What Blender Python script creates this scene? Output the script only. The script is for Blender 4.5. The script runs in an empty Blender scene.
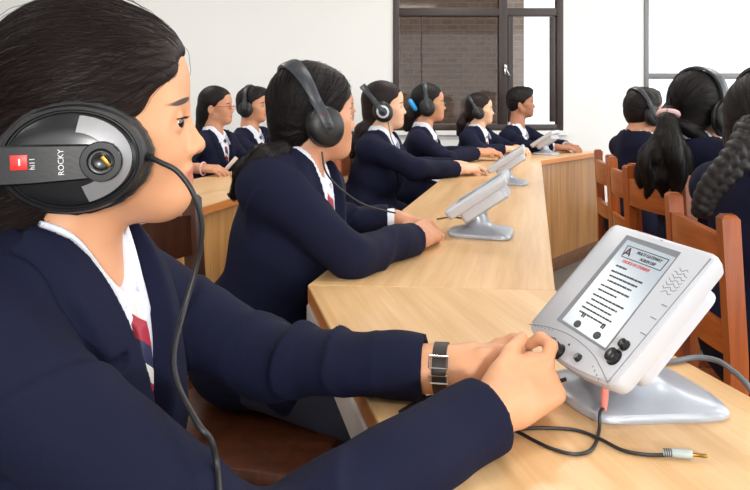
import bpy, bmesh, math, random
import numpy as np
from mathutils import Vector, Matrix
random.seed(4); RNG = np.random.default_rng(7)
SC = bpy.context.scene
COL = SC.collection
PI = math.pi

# ------------------------------------------------------------------ camera: lens and place found from the table edges
FPX, HOR, CAMZ = 700.0, 104.0, 1.10
cd = bpy.data.cameras.new('camera'); cam = bpy.data.objects.new('camera', cd); COL.objects.link(cam)
cam.location = (0, 0, CAMZ); cam.rotation_euler = (PI/2, 0, 0)
cd.sensor_width = 36; cd.lens = FPX/750*36; cd.shift_y = -(245-HOR)/750; cd.clip_start = .02
SC.camera = cam
def V(*a): return np.array(a, float)
def at(px, py, Y): return V((px-375)/FPX*Y, Y, CAMZ-(py-HOR)/FPX*Y)       # a measured picture point at a known depth
def nrm(v): v = np.asarray(v, float); return v/np.linalg.norm(v)
def rotz(a): c, s = math.cos(a), math.sin(a); return np.array([[c,-s,0],[s,c,0],[0,0,1.]])
def roty(a): c, s = math.cos(a), math.sin(a); return np.array([[c,0,s],[0,1,0],[-s,0,c]])
def rotx(a): c, s = math.cos(a), math.sin(a); return np.array([[1,0,0],[0,c,-s],[0,s,c]])
D = math.radians

# ------------------------------------------------------------------ materials
def srgb(r, g, b):
    f = lambda c: (c/255/12.92 if c/255 <= .04045 else ((c/255+.055)/1.055)**2.4)
    return (f(r), f(g), f(b), 1)
class NT:
    def __init__(s, name):
        s.m = bpy.data.materials.new(name); s.m.use_nodes = True; s.t = s.m.node_tree
        s.t.nodes.clear(); s.out = s.n('ShaderNodeOutputMaterial'); s.b = s.n('ShaderNodeBsdfPrincipled')
        s.l(s.b.outputs[0], s.out.inputs[0])
    def n(s, t, **k):
        x = s.t.nodes.new(t)
        for a, v in k.items(): setattr(x, a, v)
        return x
    def l(s, a, b): s.t.links.new(a, b)
    def set(s, sock, v):
        if hasattr(v, 'is_output') or hasattr(v, 'links') and not isinstance(v, (tuple, list)): s.l(v, sock)
        else: sock.default_value = v
    def math(s, op, a, b=0.0, c=None, clamp=False):
        x = s.n('ShaderNodeMath', operation=op, use_clamp=clamp)
        s.set(x.inputs[0], a); s.set(x.inputs[1], b)
        if c is not None: s.set(x.inputs[2], c)
        return x.outputs[0]
    def mix(s, f, a, b):
        x = s.n('ShaderNodeMix', data_type='RGBA'); s.set(x.inputs[0], f); s.set(x.inputs[6], a); s.set(x.inputs[7], b)
        return x.outputs[2]
    def noise(s, vec, scale, detail=3, rough=.5, sc=None):
        if sc is not None:
            mp = s.n('ShaderNodeMapping'); mp.inputs['Scale'].default_value = sc; s.l(vec, mp.inputs[0]); vec = mp.outputs[0]
        x = s.n('ShaderNodeTexNoise'); s.l(vec, x.inputs['Vector']); x.inputs['Scale'].default_value = scale
        x.inputs['Detail'].default_value = detail; x.inputs['Roughness'].default_value = rough
        return x.outputs[0]
    def ramp(s, f, stops):
        x = s.n('ShaderNodeValToRGB'); s.l(f, x.inputs[0]); e = x.color_ramp.elements
        while len(e) < len(stops): e.new(.5)
        for i, (p, c) in enumerate(stops): e[i].position = p; e[i].color = c
        return x.outputs[0]
    def obj(s): return s.n('ShaderNodeTexCoord').outputs['Object']
    def attr(s, name): return s.n('ShaderNodeAttribute', attribute_name=name).outputs['Vector']
    def bump(s, h, strength=.3, dist=.002):
        x = s.n('ShaderNodeBump'); x.inputs['Strength'].default_value = strength; x.inputs['Distance'].default_value = dist
        s.l(h, x.inputs['Height']); s.l(x.outputs[0], s.b.inputs['Normal'])
    def p(s, **k):
        for a, v in k.items(): s.set(s.b.inputs[a.replace('_', ' ')], v)
        return s
def plain(name, col, rough=.5, metal=0, bump=0, scale=80, var=.06, **k):
    t = NT(name); o = t.obj(); n = t.noise(o, scale, 4)
    dark = tuple(c*(1-var) for c in col[:3])+(1,); lite = tuple(min(1, c*(1+var)) for c in col[:3])+(1,)
    t.p(Base_Color=t.mix(n, dark, lite), Roughness=rough, Metallic=metal, **k)
    if bump: t.bump(n, bump, .001)
    return t.m
def wood(name, a, b, axis=0, rough=.35, fine=1.0):
    t = NT(name); o = t.obj(); sc = [26*fine]*3; sc[axis] = 1.3*fine
    g = t.noise(o, 1.0, 6, .62, sc=sc); sc2 = [120]*3; sc2[axis] = 5; f = t.noise(o, 1.0, 3, .5, sc=sc2)
    m = t.math('ADD', t.math('MULTIPLY', g, .75), t.math('MULTIPLY', f, .25))
    t.p(Base_Color=t.ramp(m, [(.34, a), (.62, b)]), Roughness=rough); t.bump(f, .08, .0006)
    return t.m
M = {}
M['wall'] = plain('wall_paint', srgb(238, 238, 236), .8, bump=.05, scale=60, var=.012)
M['ceiling'] = plain('ceiling_paint', srgb(235, 235, 232), .9)
M['floor'] = plain('floor_stone', srgb(96, 90, 84), .45, scale=9, var=.2)
M['top'] = wood('table_top_wood', srgb(200, 156, 104), srgb(226, 188, 140), 1, .3, .8)
M['edge'] = wood('table_edge_wood', srgb(176, 104, 52), srgb(206, 134, 72), 1, .35)
M['panel'] = wood('table_panel_wood', srgb(164, 112, 58), srgb(200, 150, 90), 2, .4)
M['panel_brown'] = wood('brown_panel_wood', srgb(128, 84, 44), srgb(168, 120, 66), 2, .4)  # panel wood darkened: the far panel's shade is put into its colour
M['panel_dark'] = wood('plinth_wood', srgb(74, 44, 24), srgb(100, 62, 34), 0, .45)
M['side'] = plain('grey_laminate', srgb(196, 190, 186), .5)
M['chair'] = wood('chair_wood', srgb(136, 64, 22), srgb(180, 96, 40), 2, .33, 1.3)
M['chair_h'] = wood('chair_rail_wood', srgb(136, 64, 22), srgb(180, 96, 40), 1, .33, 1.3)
M['chair_shaded'] = wood('shaded_chair_wood', srgb(52, 25, 14), srgb(86, 44, 25), 2, .38, 1.3)  # chair wood with the shadow it stands in painted into the colour
M['frame'] = plain('window_frame_paint', srgb(52, 40, 38), .4)
M['frame_grey'] = plain('window_frame_metal', srgb(120, 122, 126), .4, .3)
M['black'] = plain('black_plastic', srgb(17, 17, 19), .42, bump=.1, scale=300)
M['black_gloss'] = plain('black_gloss_plastic', srgb(24, 25, 28), .25)
M['leather'] = plain('black_leatherette', srgb(20, 21, 24), .5, bump=.5, scale=220)
M['grey_pl'] = plain('grey_plastic', srgb(46, 50, 57), .38)
M['silver'] = plain('silver_paint', srgb(174, 180, 190), .32, .35)
M['chrome'] = plain('chrome', srgb(215, 215, 218), .15, 1)
M['device'] = plain('white_device_plastic', srgb(190, 193, 200), .35, var=.01)
M['device_line'] = plain('groove_grey', srgb(120, 126, 134), .5)
M['screen'] = plain('lcd_glass', srgb(182, 196, 208), .18, var=.02)
M['ink'] = plain('dark_ink', srgb(58, 62, 70), .5)
M['red_ink'] = plain('red_ink', srgb(214, 70, 74), .5)
M['red'] = plain('red_badge', srgb(206, 40, 34), .4)
M['white_ink'] = plain('white_ink', srgb(215, 215, 215), .5)
M['brass'] = plain('brass', srgb(150, 112, 52), .35, 1)
M['silver_dull'] = plain('dull_silver_paint', srgb(136, 136, 138), .4, .4)
M['cable'] = plain('cable_rubber', srgb(24, 24, 27), .45)
M['cable_grey'] = plain('grey_cable_rubber', srgb(92, 96, 102), .45)
M['pink_plug'] = plain('pink_plug_plastic', srgb(214, 128, 118), .4)
M['plug_grey'] = plain('grey_plug_plastic', srgb(168, 178, 176), .4)
M['strap'] = plain('watch_strap_leather', srgb(36, 28, 26), .5, bump=.4, scale=200)
M['shirt'] = plain('white_cotton', srgb(226, 230, 242), .75, bump=.2, scale=300, var=.02)
M['trousers'] = plain('dark_trouser_cloth', srgb(34, 36, 52), .85)
M['shoe'] = plain('black_shoe_leather', srgb(22, 21, 22), .35)
M['glass_red'] = plain('red_spectacle_frame', srgb(190, 40, 48), .3)
M['glass_green'] = plain('green_spectacle_arm', srgb(150, 200, 40), .3)
M['scrunchie'] = plain('pale_pink_elastic', srgb(226, 186, 190), .7, bump=.4, scale=150)
M['blue_tie'] = plain('blue_elastic', srgb(40, 150, 220), .6)
M['paper'] = plain('white_paper', srgb(236, 236, 234), .8)
def navy():
    t = NT('navy_blazer_cloth'); o = t.obj(); n = t.noise(o, 420, 3); w = t.noise(o, 14, 3)
    t.p(Base_Color=t.mix(w, srgb(12, 15, 36), srgb(19, 22, 48)), Roughness=.85, Specular_IOR_Level=.2)
    wr = t.noise(o, 24, 4, .6)
    t.bump(t.math('ADD', t.math('MULTIPLY', n, .12), wr), .30, .005); return t.m
M['navy'] = navy()
def brick():
    t = NT('outside_brick'); o = t.obj(); mp = t.n('ShaderNodeMapping'); mp.inputs['Rotation'].default_value = (PI/2, 0, 0); t.l(o, mp.inputs[0])
    b = t.n('ShaderNodeTexBrick'); t.l(mp.outputs[0], b.inputs[0]); b.inputs['Scale'].default_value = 3.1
    b.inputs['Color1'].default_value = srgb(142, 120, 106); b.inputs['Color2'].default_value = srgb(124, 104, 92); b.inputs['Mortar'].default_value = srgb(156, 142, 130)
    b.inputs['Mortar Size'].default_value = .02
    t.p(Base_Color=b.outputs[0], Roughness=.9); return t.m
M['brick'] = brick()
def glass(name, tint, refl):
    t = NT(name); tr = t.n('ShaderNodeBsdfTransparent'); tr.inputs[0].default_value = tint
    g = t.n('ShaderNodeBsdfGlossy'); g.inputs['Roughness'].default_value = .05; g.inputs[0].default_value = (.9, .9, .9, 1)
    mx = t.n('ShaderNodeMixShader'); mx.inputs[0].default_value = refl
    t.l(tr.outputs[0], mx.inputs[1]); t.l(g.outputs[0], mx.inputs[2]); t.l(mx.outputs[0], t.out.inputs[0]); return t.m
M['glass_dark'] = glass('tinted_window_glass', (.62, .59, .57, 1), .02)
M['glass'] = glass('clear_window_glass', (.96, .97, .97, 1), .04)
M['lens'] = glass('spectacle_lens', (.96, .97, .97, 1), .06)
def emit(name, col, st):
    t = NT(name); t.p(Base_Color=col, Emission_Color=col, Emission_Strength=st); return t.m
M['lamp'] = emit('fill_tube_glow', (1, .97, .92, 1), 6)

def hair_mat(name, a, b):
    t = NT(name); f = t.attr('flow')
    n = t.noise(f, 1.0, 4, .6, sc=(420, 9, 9)); n2 = t.noise(f, 1.0, 2, .5, sc=(90, 4, 4))
    t.p(Base_Color=t.mix(n, a, b), Roughness=t.math('MULTIPLY_ADD', n2, .25, .36), Specular_IOR_Level=.22)
    t.bump(t.math('ADD', n, n2), .75, .0016); return t.m
M['hair'] = hair_mat('black_hair', srgb(7, 5, 6), srgb(24, 17, 16))
M['hair_brown'] = hair_mat('brown_black_hair', srgb(9, 6, 6), srgb(38, 24, 21))

def skin_mat(name, tone, dark, eyes=True, stub=0.0):
    """skin whose lips, brows and eyes lie at their places on the head, from the stored head coordinates"""
    t = NT(name); a = t.attr('hl'); sp = t.n('ShaderNodeSeparateXYZ'); t.l(a, sp.inputs[0]); x, y, z = sp.outputs
    ay = t.math('ABSOLUTE', y); m = t.math
    def ell(cy, cz, ry, rz, soft=.3, yy=ay):
        u = m('DIVIDE', m('SUBTRACT', yy, cy), ry); v = m('DIVIDE', m('SUBTRACT', z, cz), rz)
        d = m('ADD', m('MULTIPLY', u, u), m('MULTIPLY', v, v))
        return m('MULTIPLY', m('MULTIPLY', m('SUBTRACT', 1.0, d), 1/soft, clamp=True), m('GREATER_THAN', x, .035), clamp=True)
    o = t.obj(); n = t.noise(o, 30, 3); n2 = t.noise(o, 700, 2)
    col = t.mix(n, tone, dark)
    lip = ell(0, -.0635, .025, .0125, .5, y)
    col = t.mix(m('MULTIPLY', lip, .75), col, srgb(178, 92, 86))
    bz = m('SUBTRACT', z, m('MULTIPLY', m('SUBTRACT', ay, .033), -.18))
    u = m('DIVIDE', m('SUBTRACT', ay, .0315), .0235); v = m('DIVIDE', m('SUBTRACT', bz, .0215), .0036)
    br = m('MULTIPLY', m('MULTIPLY', m('SUBTRACT', 1.0, m('ADD', m('MULTIPLY', u, u), m('MULTIPLY', v, v))), 2.2, clamp=True), m('GREATER_THAN', x, .035))
    col = t.mix(m('MULTIPLY', br, .95), col, srgb(24, 16, 15))
    if eyes:
        col = t.mix(ell(.031, 0, .0165, .0068, .3), col, srgb(40, 26, 22))
        col = t.mix(ell(.031, -.0005, .0135, .0047, .3), col, srgb(226, 220, 214))
        col = t.mix(ell(.031, 0, .0058, .0058, .3), col, srgb(28, 18, 15))
    if stub:
        col = t.mix(m('MULTIPLY', ell(0, -.085, .055, .035, .6, y), stub), col, srgb(120, 84, 68))
    t.p(Base_Color=col, Roughness=.48, Subsurface_Weight=.12, Subsurface_Radius=(.012, .005, .003), Subsurface_Scale=.6, Specular_IOR_Level=.4)
    t.bump(n2, .06, .0006); return t.m
M['skin'] = skin_mat('skin_warm', srgb(216, 160, 122), srgb(204, 146, 108), False)
M['skin_mid'] = skin_mat('skin_mid', srgb(206, 150, 118), srgb(192, 136, 104))
M['skin_fair'] = skin_mat('skin_fair', srgb(228, 184, 154), srgb(218, 170, 140))
M['skin_deep'] = skin_mat('skin_deep', srgb(176, 120, 92), srgb(158, 106, 80), stub=.35)
def tie_mat():
    t = NT('striped_tie_silk'); a = t.attr('flow'); sp = t.n('ShaderNodeSeparateXYZ'); t.l(a, sp.inputs[0])
    s = t.math('FRACT', t.math('MULTIPLY', t.math('ADD', sp.outputs[1], t.math('MULTIPLY', sp.outputs[0], .7)), 16))
    r = t.n('ShaderNodeValToRGB'); t.l(s, r.inputs[0]); r.color_ramp.interpolation = 'CONSTANT'; e = r.color_ramp.elements
    e[0].position = 0; e[0].color = srgb(156, 30, 52); e[1].position = .40; e[1].color = srgb(216, 214, 206)
    e.new(.66).color = srgb(40, 40, 74)
    t.p(Base_Color=r.outputs[0], Roughness=.5); return t.m
M['tie'] = tie_mat()

# ------------------------------------------------------------------ objects
def tag(o, label=None, cat=None, group=None, kind=None):
    for k, v in (('label', label), ('category', cat), ('group', group), ('kind', kind)):
        if v: o[k] = v
    return o
def thing(name, label, cat, loc=(0, 0, 0), rz=0, group=None):
    o = bpy.data.objects.new(name, None); COL.objects.link(o); o.empty_display_size = .05
    o.location = loc; o.rotation_euler = (0, 0, rz); return tag(o, label, cat, group)
def mesh_obj(name, verts, faces, mat, parent=None, smooth=True, origin=None, attrs=None):
    verts = np.asarray(verts, float)
    if origin is not None: verts = verts-np.asarray(origin)
    me = bpy.data.meshes.new(name); me.from_pydata(verts.tolist(), [], [list(map(int, f)) for f in faces]); me.update()
    if smooth: me.polygons.foreach_set('use_smooth', [True]*len(me.polygons))
    for k, v in (attrs or {}).items():
        at_ = me.attributes.new(k, 'FLOAT_VECTOR', 'POINT'); at_.data.foreach_set('vector', np.asarray(v, np.float32).ravel())
    mats = mat if isinstance(mat, (list, tuple)) else [mat]
    for m_ in mats: me.materials.append(m_)
    o = bpy.data.objects.new(name, me); COL.objects.link(o)
    if parent is not None: o.parent = parent
    return o
class MB:
    """collects shapes of ONE part"""
    def __init__(s): s.v = []; s.f = []
    def add(s, v, f):
        b = len(s.v); s.v.extend([tuple(map(float, q)) for q in v]); s.f.extend([tuple(int(i)+b for i in q) for q in f]); return s
    def box(s, c, half, R=None, bev=.003):
        bm = bmesh.new(); bmesh.ops.create_cube(bm, size=2)
        for q in bm.verts: q.co = Vector((q.co.x*half[0], q.co.y*half[1], q.co.z*half[2]))
        if bev: bmesh.ops.bevel(bm, geom=bm.edges[:], offset=min(bev, min(half)*.9), segments=2, affect='EDGES', profile=.5)
        bm.verts.index_update(); v = np.array([q.co[:] for q in bm.verts]); f = [[q.index for q in fc.verts] for fc in bm.faces]; bm.free()
        if R is not None: v = v@np.asarray(R).T
        return s.add(v+np.asarray(c), f)
    def bar(s, a, b, w, t, up=(0, 0, 1), bev=.003):
        a = np.asarray(a, float); b = np.asarray(b, float); d = b-a; L = np.linalg.norm(d); d = d/L
        y = nrm(np.cross(up, d)); z = np.cross(d, y)
        return s.box((a+b)/2, (L/2, w/2, t/2), np.stack([d, y, z], 1), bev)
    def loft(s, rings, cap=True):
        n = len(rings[0]); b = len(s.v)
        for r in rings: s.v.extend([tuple(map(float, q)) for q in r])
        for i in range(len(rings)-1):
            for j in range(n): s.f.append((b+i*n+j, b+i*n+(j+1) % n, b+(i+1)*n+(j+1) % n, b+(i+1)*n+j))
        if cap:
            s.f.append(tuple(b+j for j in reversed(range(n)))); s.f.append(tuple(b+(len(rings)-1)*n+j for j in range(n)))
        return s
    def tube(s, pts, r, n=10, cap=True):
        pts = np.asarray(pts, float); rr = np.broadcast_to(r, (len(pts),)); T = np.gradient(pts, axis=0); T /= np.linalg.norm(T, axis=1)[:, None]+1e-12
        u = nrm(np.cross(T[0], (0.3, .2, .9) if abs(T[0][2]) < .9 else (1, 0, 0))); rings = []
        for p_, t_, r_ in zip(pts, T, rr):
            u = nrm(u-t_*np.dot(u, t_)); w = np.cross(t_, u)
            a = np.arange(n)/n*2*PI; rings.append(p_+r_*(np.cos(a)[:, None]*u+np.sin(a)[:, None]*w))
        return s.loft(rings, cap)
    def lathe(s, prof, c=(0, 0, 0), R=None, n=32, sx=1, sy=1):
        """prof: (radius, height) pairs along local z"""
        a = np.arange(n)/n*2*PI; rings = []
        for r, h in prof: rings.append(np.stack([r*np.cos(a)*sx, r*np.sin(a)*sy, np.full(n, h)], 1))
        rings = [(q if R is None else q@np.asarray(R).T)+np.asarray(c) for q in rings]
        return s.loft(rings)
    def build(s, name, mat, parent=None, smooth=True, xf=None, sharp=True):
        v = np.array(s.v)
        if xf is not None: v = xf(v)
        o = mesh_obj(name, v, s.f, mat, parent, smooth)
        if sharp and smooth: o.data.set_sharp_from_angle(angle=D(38))
        bm = bmesh.new(); bm.from_mesh(o.data); bmesh.ops.recalc_face_normals(bm, faces=bm.faces[:]); bm.to_mesh(o.data); bm.free()
        return o
def spline(pts, n=8):
    P = [np.asarray(q, float) for q in pts]; P = [2*P[0]-P[1]]+P+[2*P[-1]-P[-2]]; out = []
    for i in range(1, len(P)-2):
        for k in range(n):
            t = k/n; a, b, c, d = P[i-1:i+3]
            out.append(.5*((2*b)+(c-a)*t+(2*a-5*b+4*c-d)*t*t+(3*b-a-3*c+d)*t**3))
    out.append(P[-2]); return np.array(out)
def closed(pts, n=6):
    P = [np.asarray(q, float) for q in pts]; m = len(P); out = []
    for i in range(m):
        a, b, c, d = P[i-1], P[i], P[(i+1) % m], P[(i+2) % m]
        for k in range(n):
            t = k/n; out.append(.5*((2*b)+(c-a)*t+(2*a-5*b+4*c-d)*t*t+(3*b-a-3*c+d)*t**3))
    return np.array(out)
def rrect(w, h, r, n=5):
    o = []
    for cx, cy, a0 in ((w/2-r, h/2-r, 0), (-w/2+r, h/2-r, 90), (-w/2+r, -h/2+r, 180), (w/2-r, -h/2+r, 270)):
        for k in range(n+1):
            a = D(a0+90*k/n); o.append((cx+r*math.cos(a), cy+r*math.sin(a)))
    return np.array(o)
def text_mesh(txt, size, name, mat, parent, xf, extr=.0002):
    cu = bpy.data.curves.new('lettering', 'FONT'); cu.body = txt; cu.size = size; cu.align_x = 'CENTER'; cu.align_y = 'CENTER'; cu.extrude = extr
    ob = bpy.data.objects.new('lettering', cu); COL.objects.link(ob); dg = bpy.context.evaluated_depsgraph_get()
    me = bpy.data.meshes.new_from_object(ob.evaluated_get(dg)); v = np.array([q.co[:] for q in me.vertices]); f = [list(p.vertices) for p in me.polygons]
    bpy.data.objects.remove(ob); bpy.data.curves.remove(cu); bpy.data.meshes.remove(me)
    return mesh_obj(name, xf(v), f, mat, parent, False)
def copy_tree(o, parent=None):
    c = o.copy(); COL.objects.link(c)
    if parent is not None: c.parent = parent
    for ch in list(o.children): copy_tree(ch, c)
    return c

# ------------------------------------------------------------------ distance-field modelling for bodies, clothes and hair
def rc(a, b, ra, rb=None):
    a = np.asarray(a, float); b = np.asarray(b, float); rb = ra if rb is None else rb; ab = b-a; L2 = max(ab@ab, 1e-12)
    def f(p):
        t = np.clip(((p-a)@ab)/L2, 0, 1); return np.linalg.norm(p-a-t[:, None]*ab, axis=1)-(ra+(rb-ra)*t)
    return f, (a+b)/2, math.sqrt(L2)/2+max(ra, rb)
def el(c, r, R=None):
    c = np.asarray(c, float); r = np.asarray(r, float); R = np.eye(3) if R is None else R
    def f(p):
        q = (p-c)@R; k0 = np.linalg.norm(q/r, axis=1); k1 = np.linalg.norm(q/(r*r), axis=1)+1e-9; return np.where(k0 < 1e-4, -r.min(), k0*(k0-1)/k1)
    return f, c, r.max()
def rbx(c, half, rad, R=None):
    c = np.asarray(c, float); h = np.asarray(half, float)-rad; R = np.eye(3) if R is None else R
    def f(p):
        q = np.abs((p-c)@R)-h; return np.linalg.norm(np.maximum(q, 0), axis=1)+np.minimum(q.max(1), 0)-rad
    return f, c, float(np.linalg.norm(half))
def fn(f, c, r): return f, np.asarray(c, float), r
class SD:
    def __init__(s): s.o = []
    def add(s, p, k=.012): s.o.append((0, p, k)); return s
    def sub(s, p, k=.004): s.o.append((1, p, k)); return s
    def cut(s, p, k=.004): s.o.append((2, p, k)); return s          # keep only what lies inside p
    def disp(s, f): s.o.append((3, f, 0)); return s
    def __call__(s, p, cull=None):
        d = np.full(len(p), 1.0)
        for op, q, k in s.o:
            if op == 3: d = d+q(p); continue
            f, c, r = q
            if cull is not None and op != 2:
                cl = np.clip(c, cull[0], cull[1])
                if np.linalg.norm(c-cl)-r > .05: continue
            e = f(p)
            if op == 0:
                h = np.maximum(k-np.abs(d-e), 0)/max(k, 1e-9); d = np.minimum(d, e)-h*h*k*.25
            else:
                e = -e if op == 1 else e
                h = np.maximum(k-np.abs(d-e), 0)/max(k, 1e-9); d = np.maximum(d, e)+h*h*k*.25
        return d
    def bounds(s):
        lo = np.full(3, 1e9); hi = -lo
        for op, q, k in s.o:
            if op == 0: lo = np.minimum(lo, q[1]-q[2]); hi = np.maximum(hi, q[1]+q[2])
        return lo-.02, hi+.02
    def grad(s, p, e=.001):
        g = np.stack([s(p+V(*(e if i == j else 0 for j in range(3))))-s(p-V(*(e if i == j else 0 for j in range(3)))) for i in range(3)], 1)
        return g/(np.linalg.norm(g, axis=1)[:, None]+1e-12)
def surface(sd, h, lo=None, hi=None, smooth=1):
    B = 8; l0, h0 = sd.bounds(); lo = l0 if lo is None else np.asarray(lo); hi = h0 if hi is None else np.asarray(hi)
    nb = np.ceil((hi-lo)/(h*B)).astype(int)+1; N = nb*B
    bi = np.stack(np.meshgrid(*[np.arange(n) for n in nb], indexing='ij'), -1).reshape(-1, 3)
    cen = lo+(bi*B+(B-1)/2)*h; dc = np.concatenate([sd(cen[i:i+60000]) for i in range(0, len(cen), 60000)])
    val = np.repeat(np.repeat(np.repeat(np.sign(dc).reshape(nb).astype(np.float32), B, 0), B, 1), B, 2)*h
    act = np.where(np.abs(dc) < 9.5*h+.004)[0]; loc = np.stack(np.meshgrid(*[np.arange(B)]*3, indexing='ij'), -1).reshape(-1, 3)
    for i in range(0, len(act), 48):
        b = bi[act[i:i+48]]*B; ix = (b[:, None]+loc[None]).reshape(-1, 3); P = lo+ix*h
        val[ix[:, 0], ix[:, 1], ix[:, 2]] = sd(P, (P.min(0), P.max(0)))
    ins = val < 0; c = np.zeros(N-1, np.int8)
    sl = lambda o, n: slice(o, n-1+o)
    for dx in (0, 1):
        for dy in (0, 1):
            for dz in (0, 1): c += ins[sl(dx, N[0]), sl(dy, N[1]), sl(dz, N[2])]
    cell = np.argwhere((c > 0) & (c < 8)); idx = np.full(N-1, -1, np.int64); idx[tuple(cell.T)] = np.arange(len(cell))
    acc = np.zeros((len(cell), 3)); cnt = np.zeros(len(cell))
    cor = [(x, y, z) for x in (0, 1) for y in (0, 1) for z in (0, 1)]
    for p in cor:
        for ax in range(3):
            if p[ax]: continue
            q = list(p); q[ax] = 1; a = val[tuple((cell+p).T)]; b = val[tuple((cell+q).T)]; m = (a < 0) != (b < 0)
            t = np.where(m, a/(a-b+1e-20), 0); pos = np.tile(np.array(p, float), (len(cell), 1)); pos[:, ax] = t
            acc[m] += pos[m]; cnt[m] += 1
    v = lo+(cell+acc/cnt[:, None])*h; F = []
    for ax in range(3):
        o1, o2 = (ax+1) % 3, (ax+2) % 3
        s0 = [slice(None)]*3; s1 = [slice(None)]*3; s0[ax] = slice(0, -1); s1[ax] = slice(1, None)
        a = ins[tuple(s0)]; b = ins[tuple(s1)]
        for flag, (p_, q_) in ((1, (a, b)), (0, (b, a))):
            e = np.argwhere(p_ & ~q_); e = e[(e[:, o1] > 0) & (e[:, o2] > 0) & (e[:, o1] < N[o1]-1) & (e[:, o2] < N[o2]-1)]
            d1 = np.zeros(3, int); d1[o1] = 1; d2 = np.zeros(3, int); d2[o2] = 1
            qd = np.stack([idx[tuple((e-d1-d2).T)], idx[tuple((e-d2).T)], idx[tuple(e.T)], idx[tuple((e-d1).T)]], 1)
            F.append(qd if flag else qd[:, ::-1])
    F = np.concatenate(F)
    F = F[(F >= 0).all(1)]
    for _ in range(smooth):
        s_ = np.zeros_like(v); n_ = np.zeros(len(v))
        for i in range(4):
            np.add.at(s_, F[:, i], v[F[:, (i+1) % 4]]); np.add.at(n_, F[:, i], 1)
        s2 = s_/np.maximum(n_, 1)[:, None]; v = v*.6+s2*.4
    return v, F
def fill_mesh(name, v, F, mat, parent, origin, attrs=None):
    v = v-np.asarray(origin); me = bpy.data.meshes.new(name); me.vertices.add(len(v)); me.vertices.foreach_set('co', v.astype(np.float32).ravel())
    me.loops.add(len(F)*4); me.loops.foreach_set('vertex_index', F.astype(np.int32).ravel())
    me.polygons.add(len(F)); me.polygons.foreach_set('loop_start', np.arange(0, len(F)*4, 4, dtype=np.int32))
    me.update(calc_edges=True); me.validate()
    me.polygons.foreach_set('use_smooth', [True]*len(me.polygons))
    for k, a in (attrs or {}).items():
        q = me.attributes.new(k, 'FLOAT_VECTOR', 'POINT'); q.data.foreach_set('vector', np.asarray(a, np.float32).ravel())
    me.materials.append(mat); o = bpy.data.objects.new(name, me); COL.objects.link(o); o.parent = parent
    return o
# ------------------------------------------------------------------ the room
def struct(name, mb, mat, smooth=False):
    o = mb.build(name, mat, None, smooth, sharp=False); o['kind'] = 'structure'; return o
WY = 6.2; X0, X1, Y0, ZC = -4.6, 4.6, -3.2, 3.1
struct('floor', MB().box(((X0+X1)/2, (WY+Y0)/2, -.05), ((X1-X0)/2+.2, (WY-Y0)/2+.2, .05), bev=0), M['floor'])
struct('ceiling', MB().box(((X0+X1)/2, (WY+Y0)/2, ZC+.05), ((X1-X0)/2+.2, (WY-Y0)/2+.2, .05), bev=0), M['ceiling'])
def win_x(px): return (px-375)/FPX*WY
W1 = (win_x(393), win_x(563), .865, 2.45); W2 = (win_x(644), win_x(644)+2.0, .865, 2.45)
wb = MB(); th = .11
def wpiece(x0, x1, z0, z1): wb.box(((x0+x1)/2, WY+th, (z0+z1)/2), ((x1-x0)/2, th, (z1-z0)/2), bev=0)
wpiece(X0, W1[0], 0, ZC); wpiece(W1[1], W2[0], 0, ZC); wpiece(W2[1], X1, 0, ZC)
for w in (W1, W2): wpiece(w[0], w[1], 0, w[2]); wpiece(w[0], w[1], w[3], ZC)
struct('wall_back', wb, M['wall'])
struct('wall_left', MB().box((X0-.1, (WY+Y0)/2, ZC/2), (.1, (WY-Y0)/2+.2, ZC/2), bev=0), M['wall'])
# the wall on the right and the one behind the photographer have wide window openings
wr = MB()
for y0, y1, z0, z1 in ((Y0, WY, 0, .8), (Y0, WY, 2.6, ZC), (Y0, -1.5, .8, 2.6), (1.9, 2.3, .8, 2.6), (5.4, WY, .8, 2.6)):
    wr.box((X1+.1, (y0+y1)/2, (z0+z1)/2), (.1, (y1-y0)/2, (z1-z0)/2), bev=0)
struct('wall_right', wr, M['wall'])
wf = MB()
for x0, x1, z0, z1 in ((X0, X1, 0, .8), (X0, X1, 2.7, ZC), (X0, -3.0, .8, 2.7), (3.6, X1, .8, 2.7)):
    wf.box(((x0+x1)/2, Y0-.1, (z0+z1)/2), ((x1-x0)/2, .1, (z1-z0)/2), bev=0)
struct('wall_front', wf, M['wall'])
# window 1: brown frame, tinted pane at left, clear sash at right
yf = WY+.03
def frame_win(name, w, mull, bars, mat, fw, panes):
    r = bpy.data.objects.new(name, None); COL.objects.link(r); r['kind'] = 'structure'
    m = MB(); x0, x1, z0, z1 = w
    for a, b in (((x0, z0), (x0, z1)), ((x1, z0), (x1, z1))): m.box((a[0]+(fw/2 if a[0] == x0 else -fw/2), yf, (z0+z1)/2), (fw/2, .045, (z1-z0)/2))
    for z in (z0+fw/2, z1-fw/2): m.box(((x0+x1)/2, yf, z), ((x1-x0)/2, .043, fw/2))
    for mx, mw in mull: m.box((mx, yf, (z0+z1)/2), (mw/2, .04, (z1-z0)/2-.01))
    for bz, bw, bx0, bx1 in bars: m.box(((bx0+bx1)/2, yf, bz), ((bx1-bx0)/2, .038, bw/2))
    m.build('window_frame', mat, r, True)
    for i, (a, b, c, d, mt) in enumerate(panes):
        MB().box(((a+b)/2, yf+.012, (c+d)/2), ((b-a)/2, .003, (d-c)/2), bev=0).build('window_pane', M[mt], r, False)
    return r
xm = win_x(503); xs = win_x(507)
wz = CAMZ-(12-HOR)/FPX*WY
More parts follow.
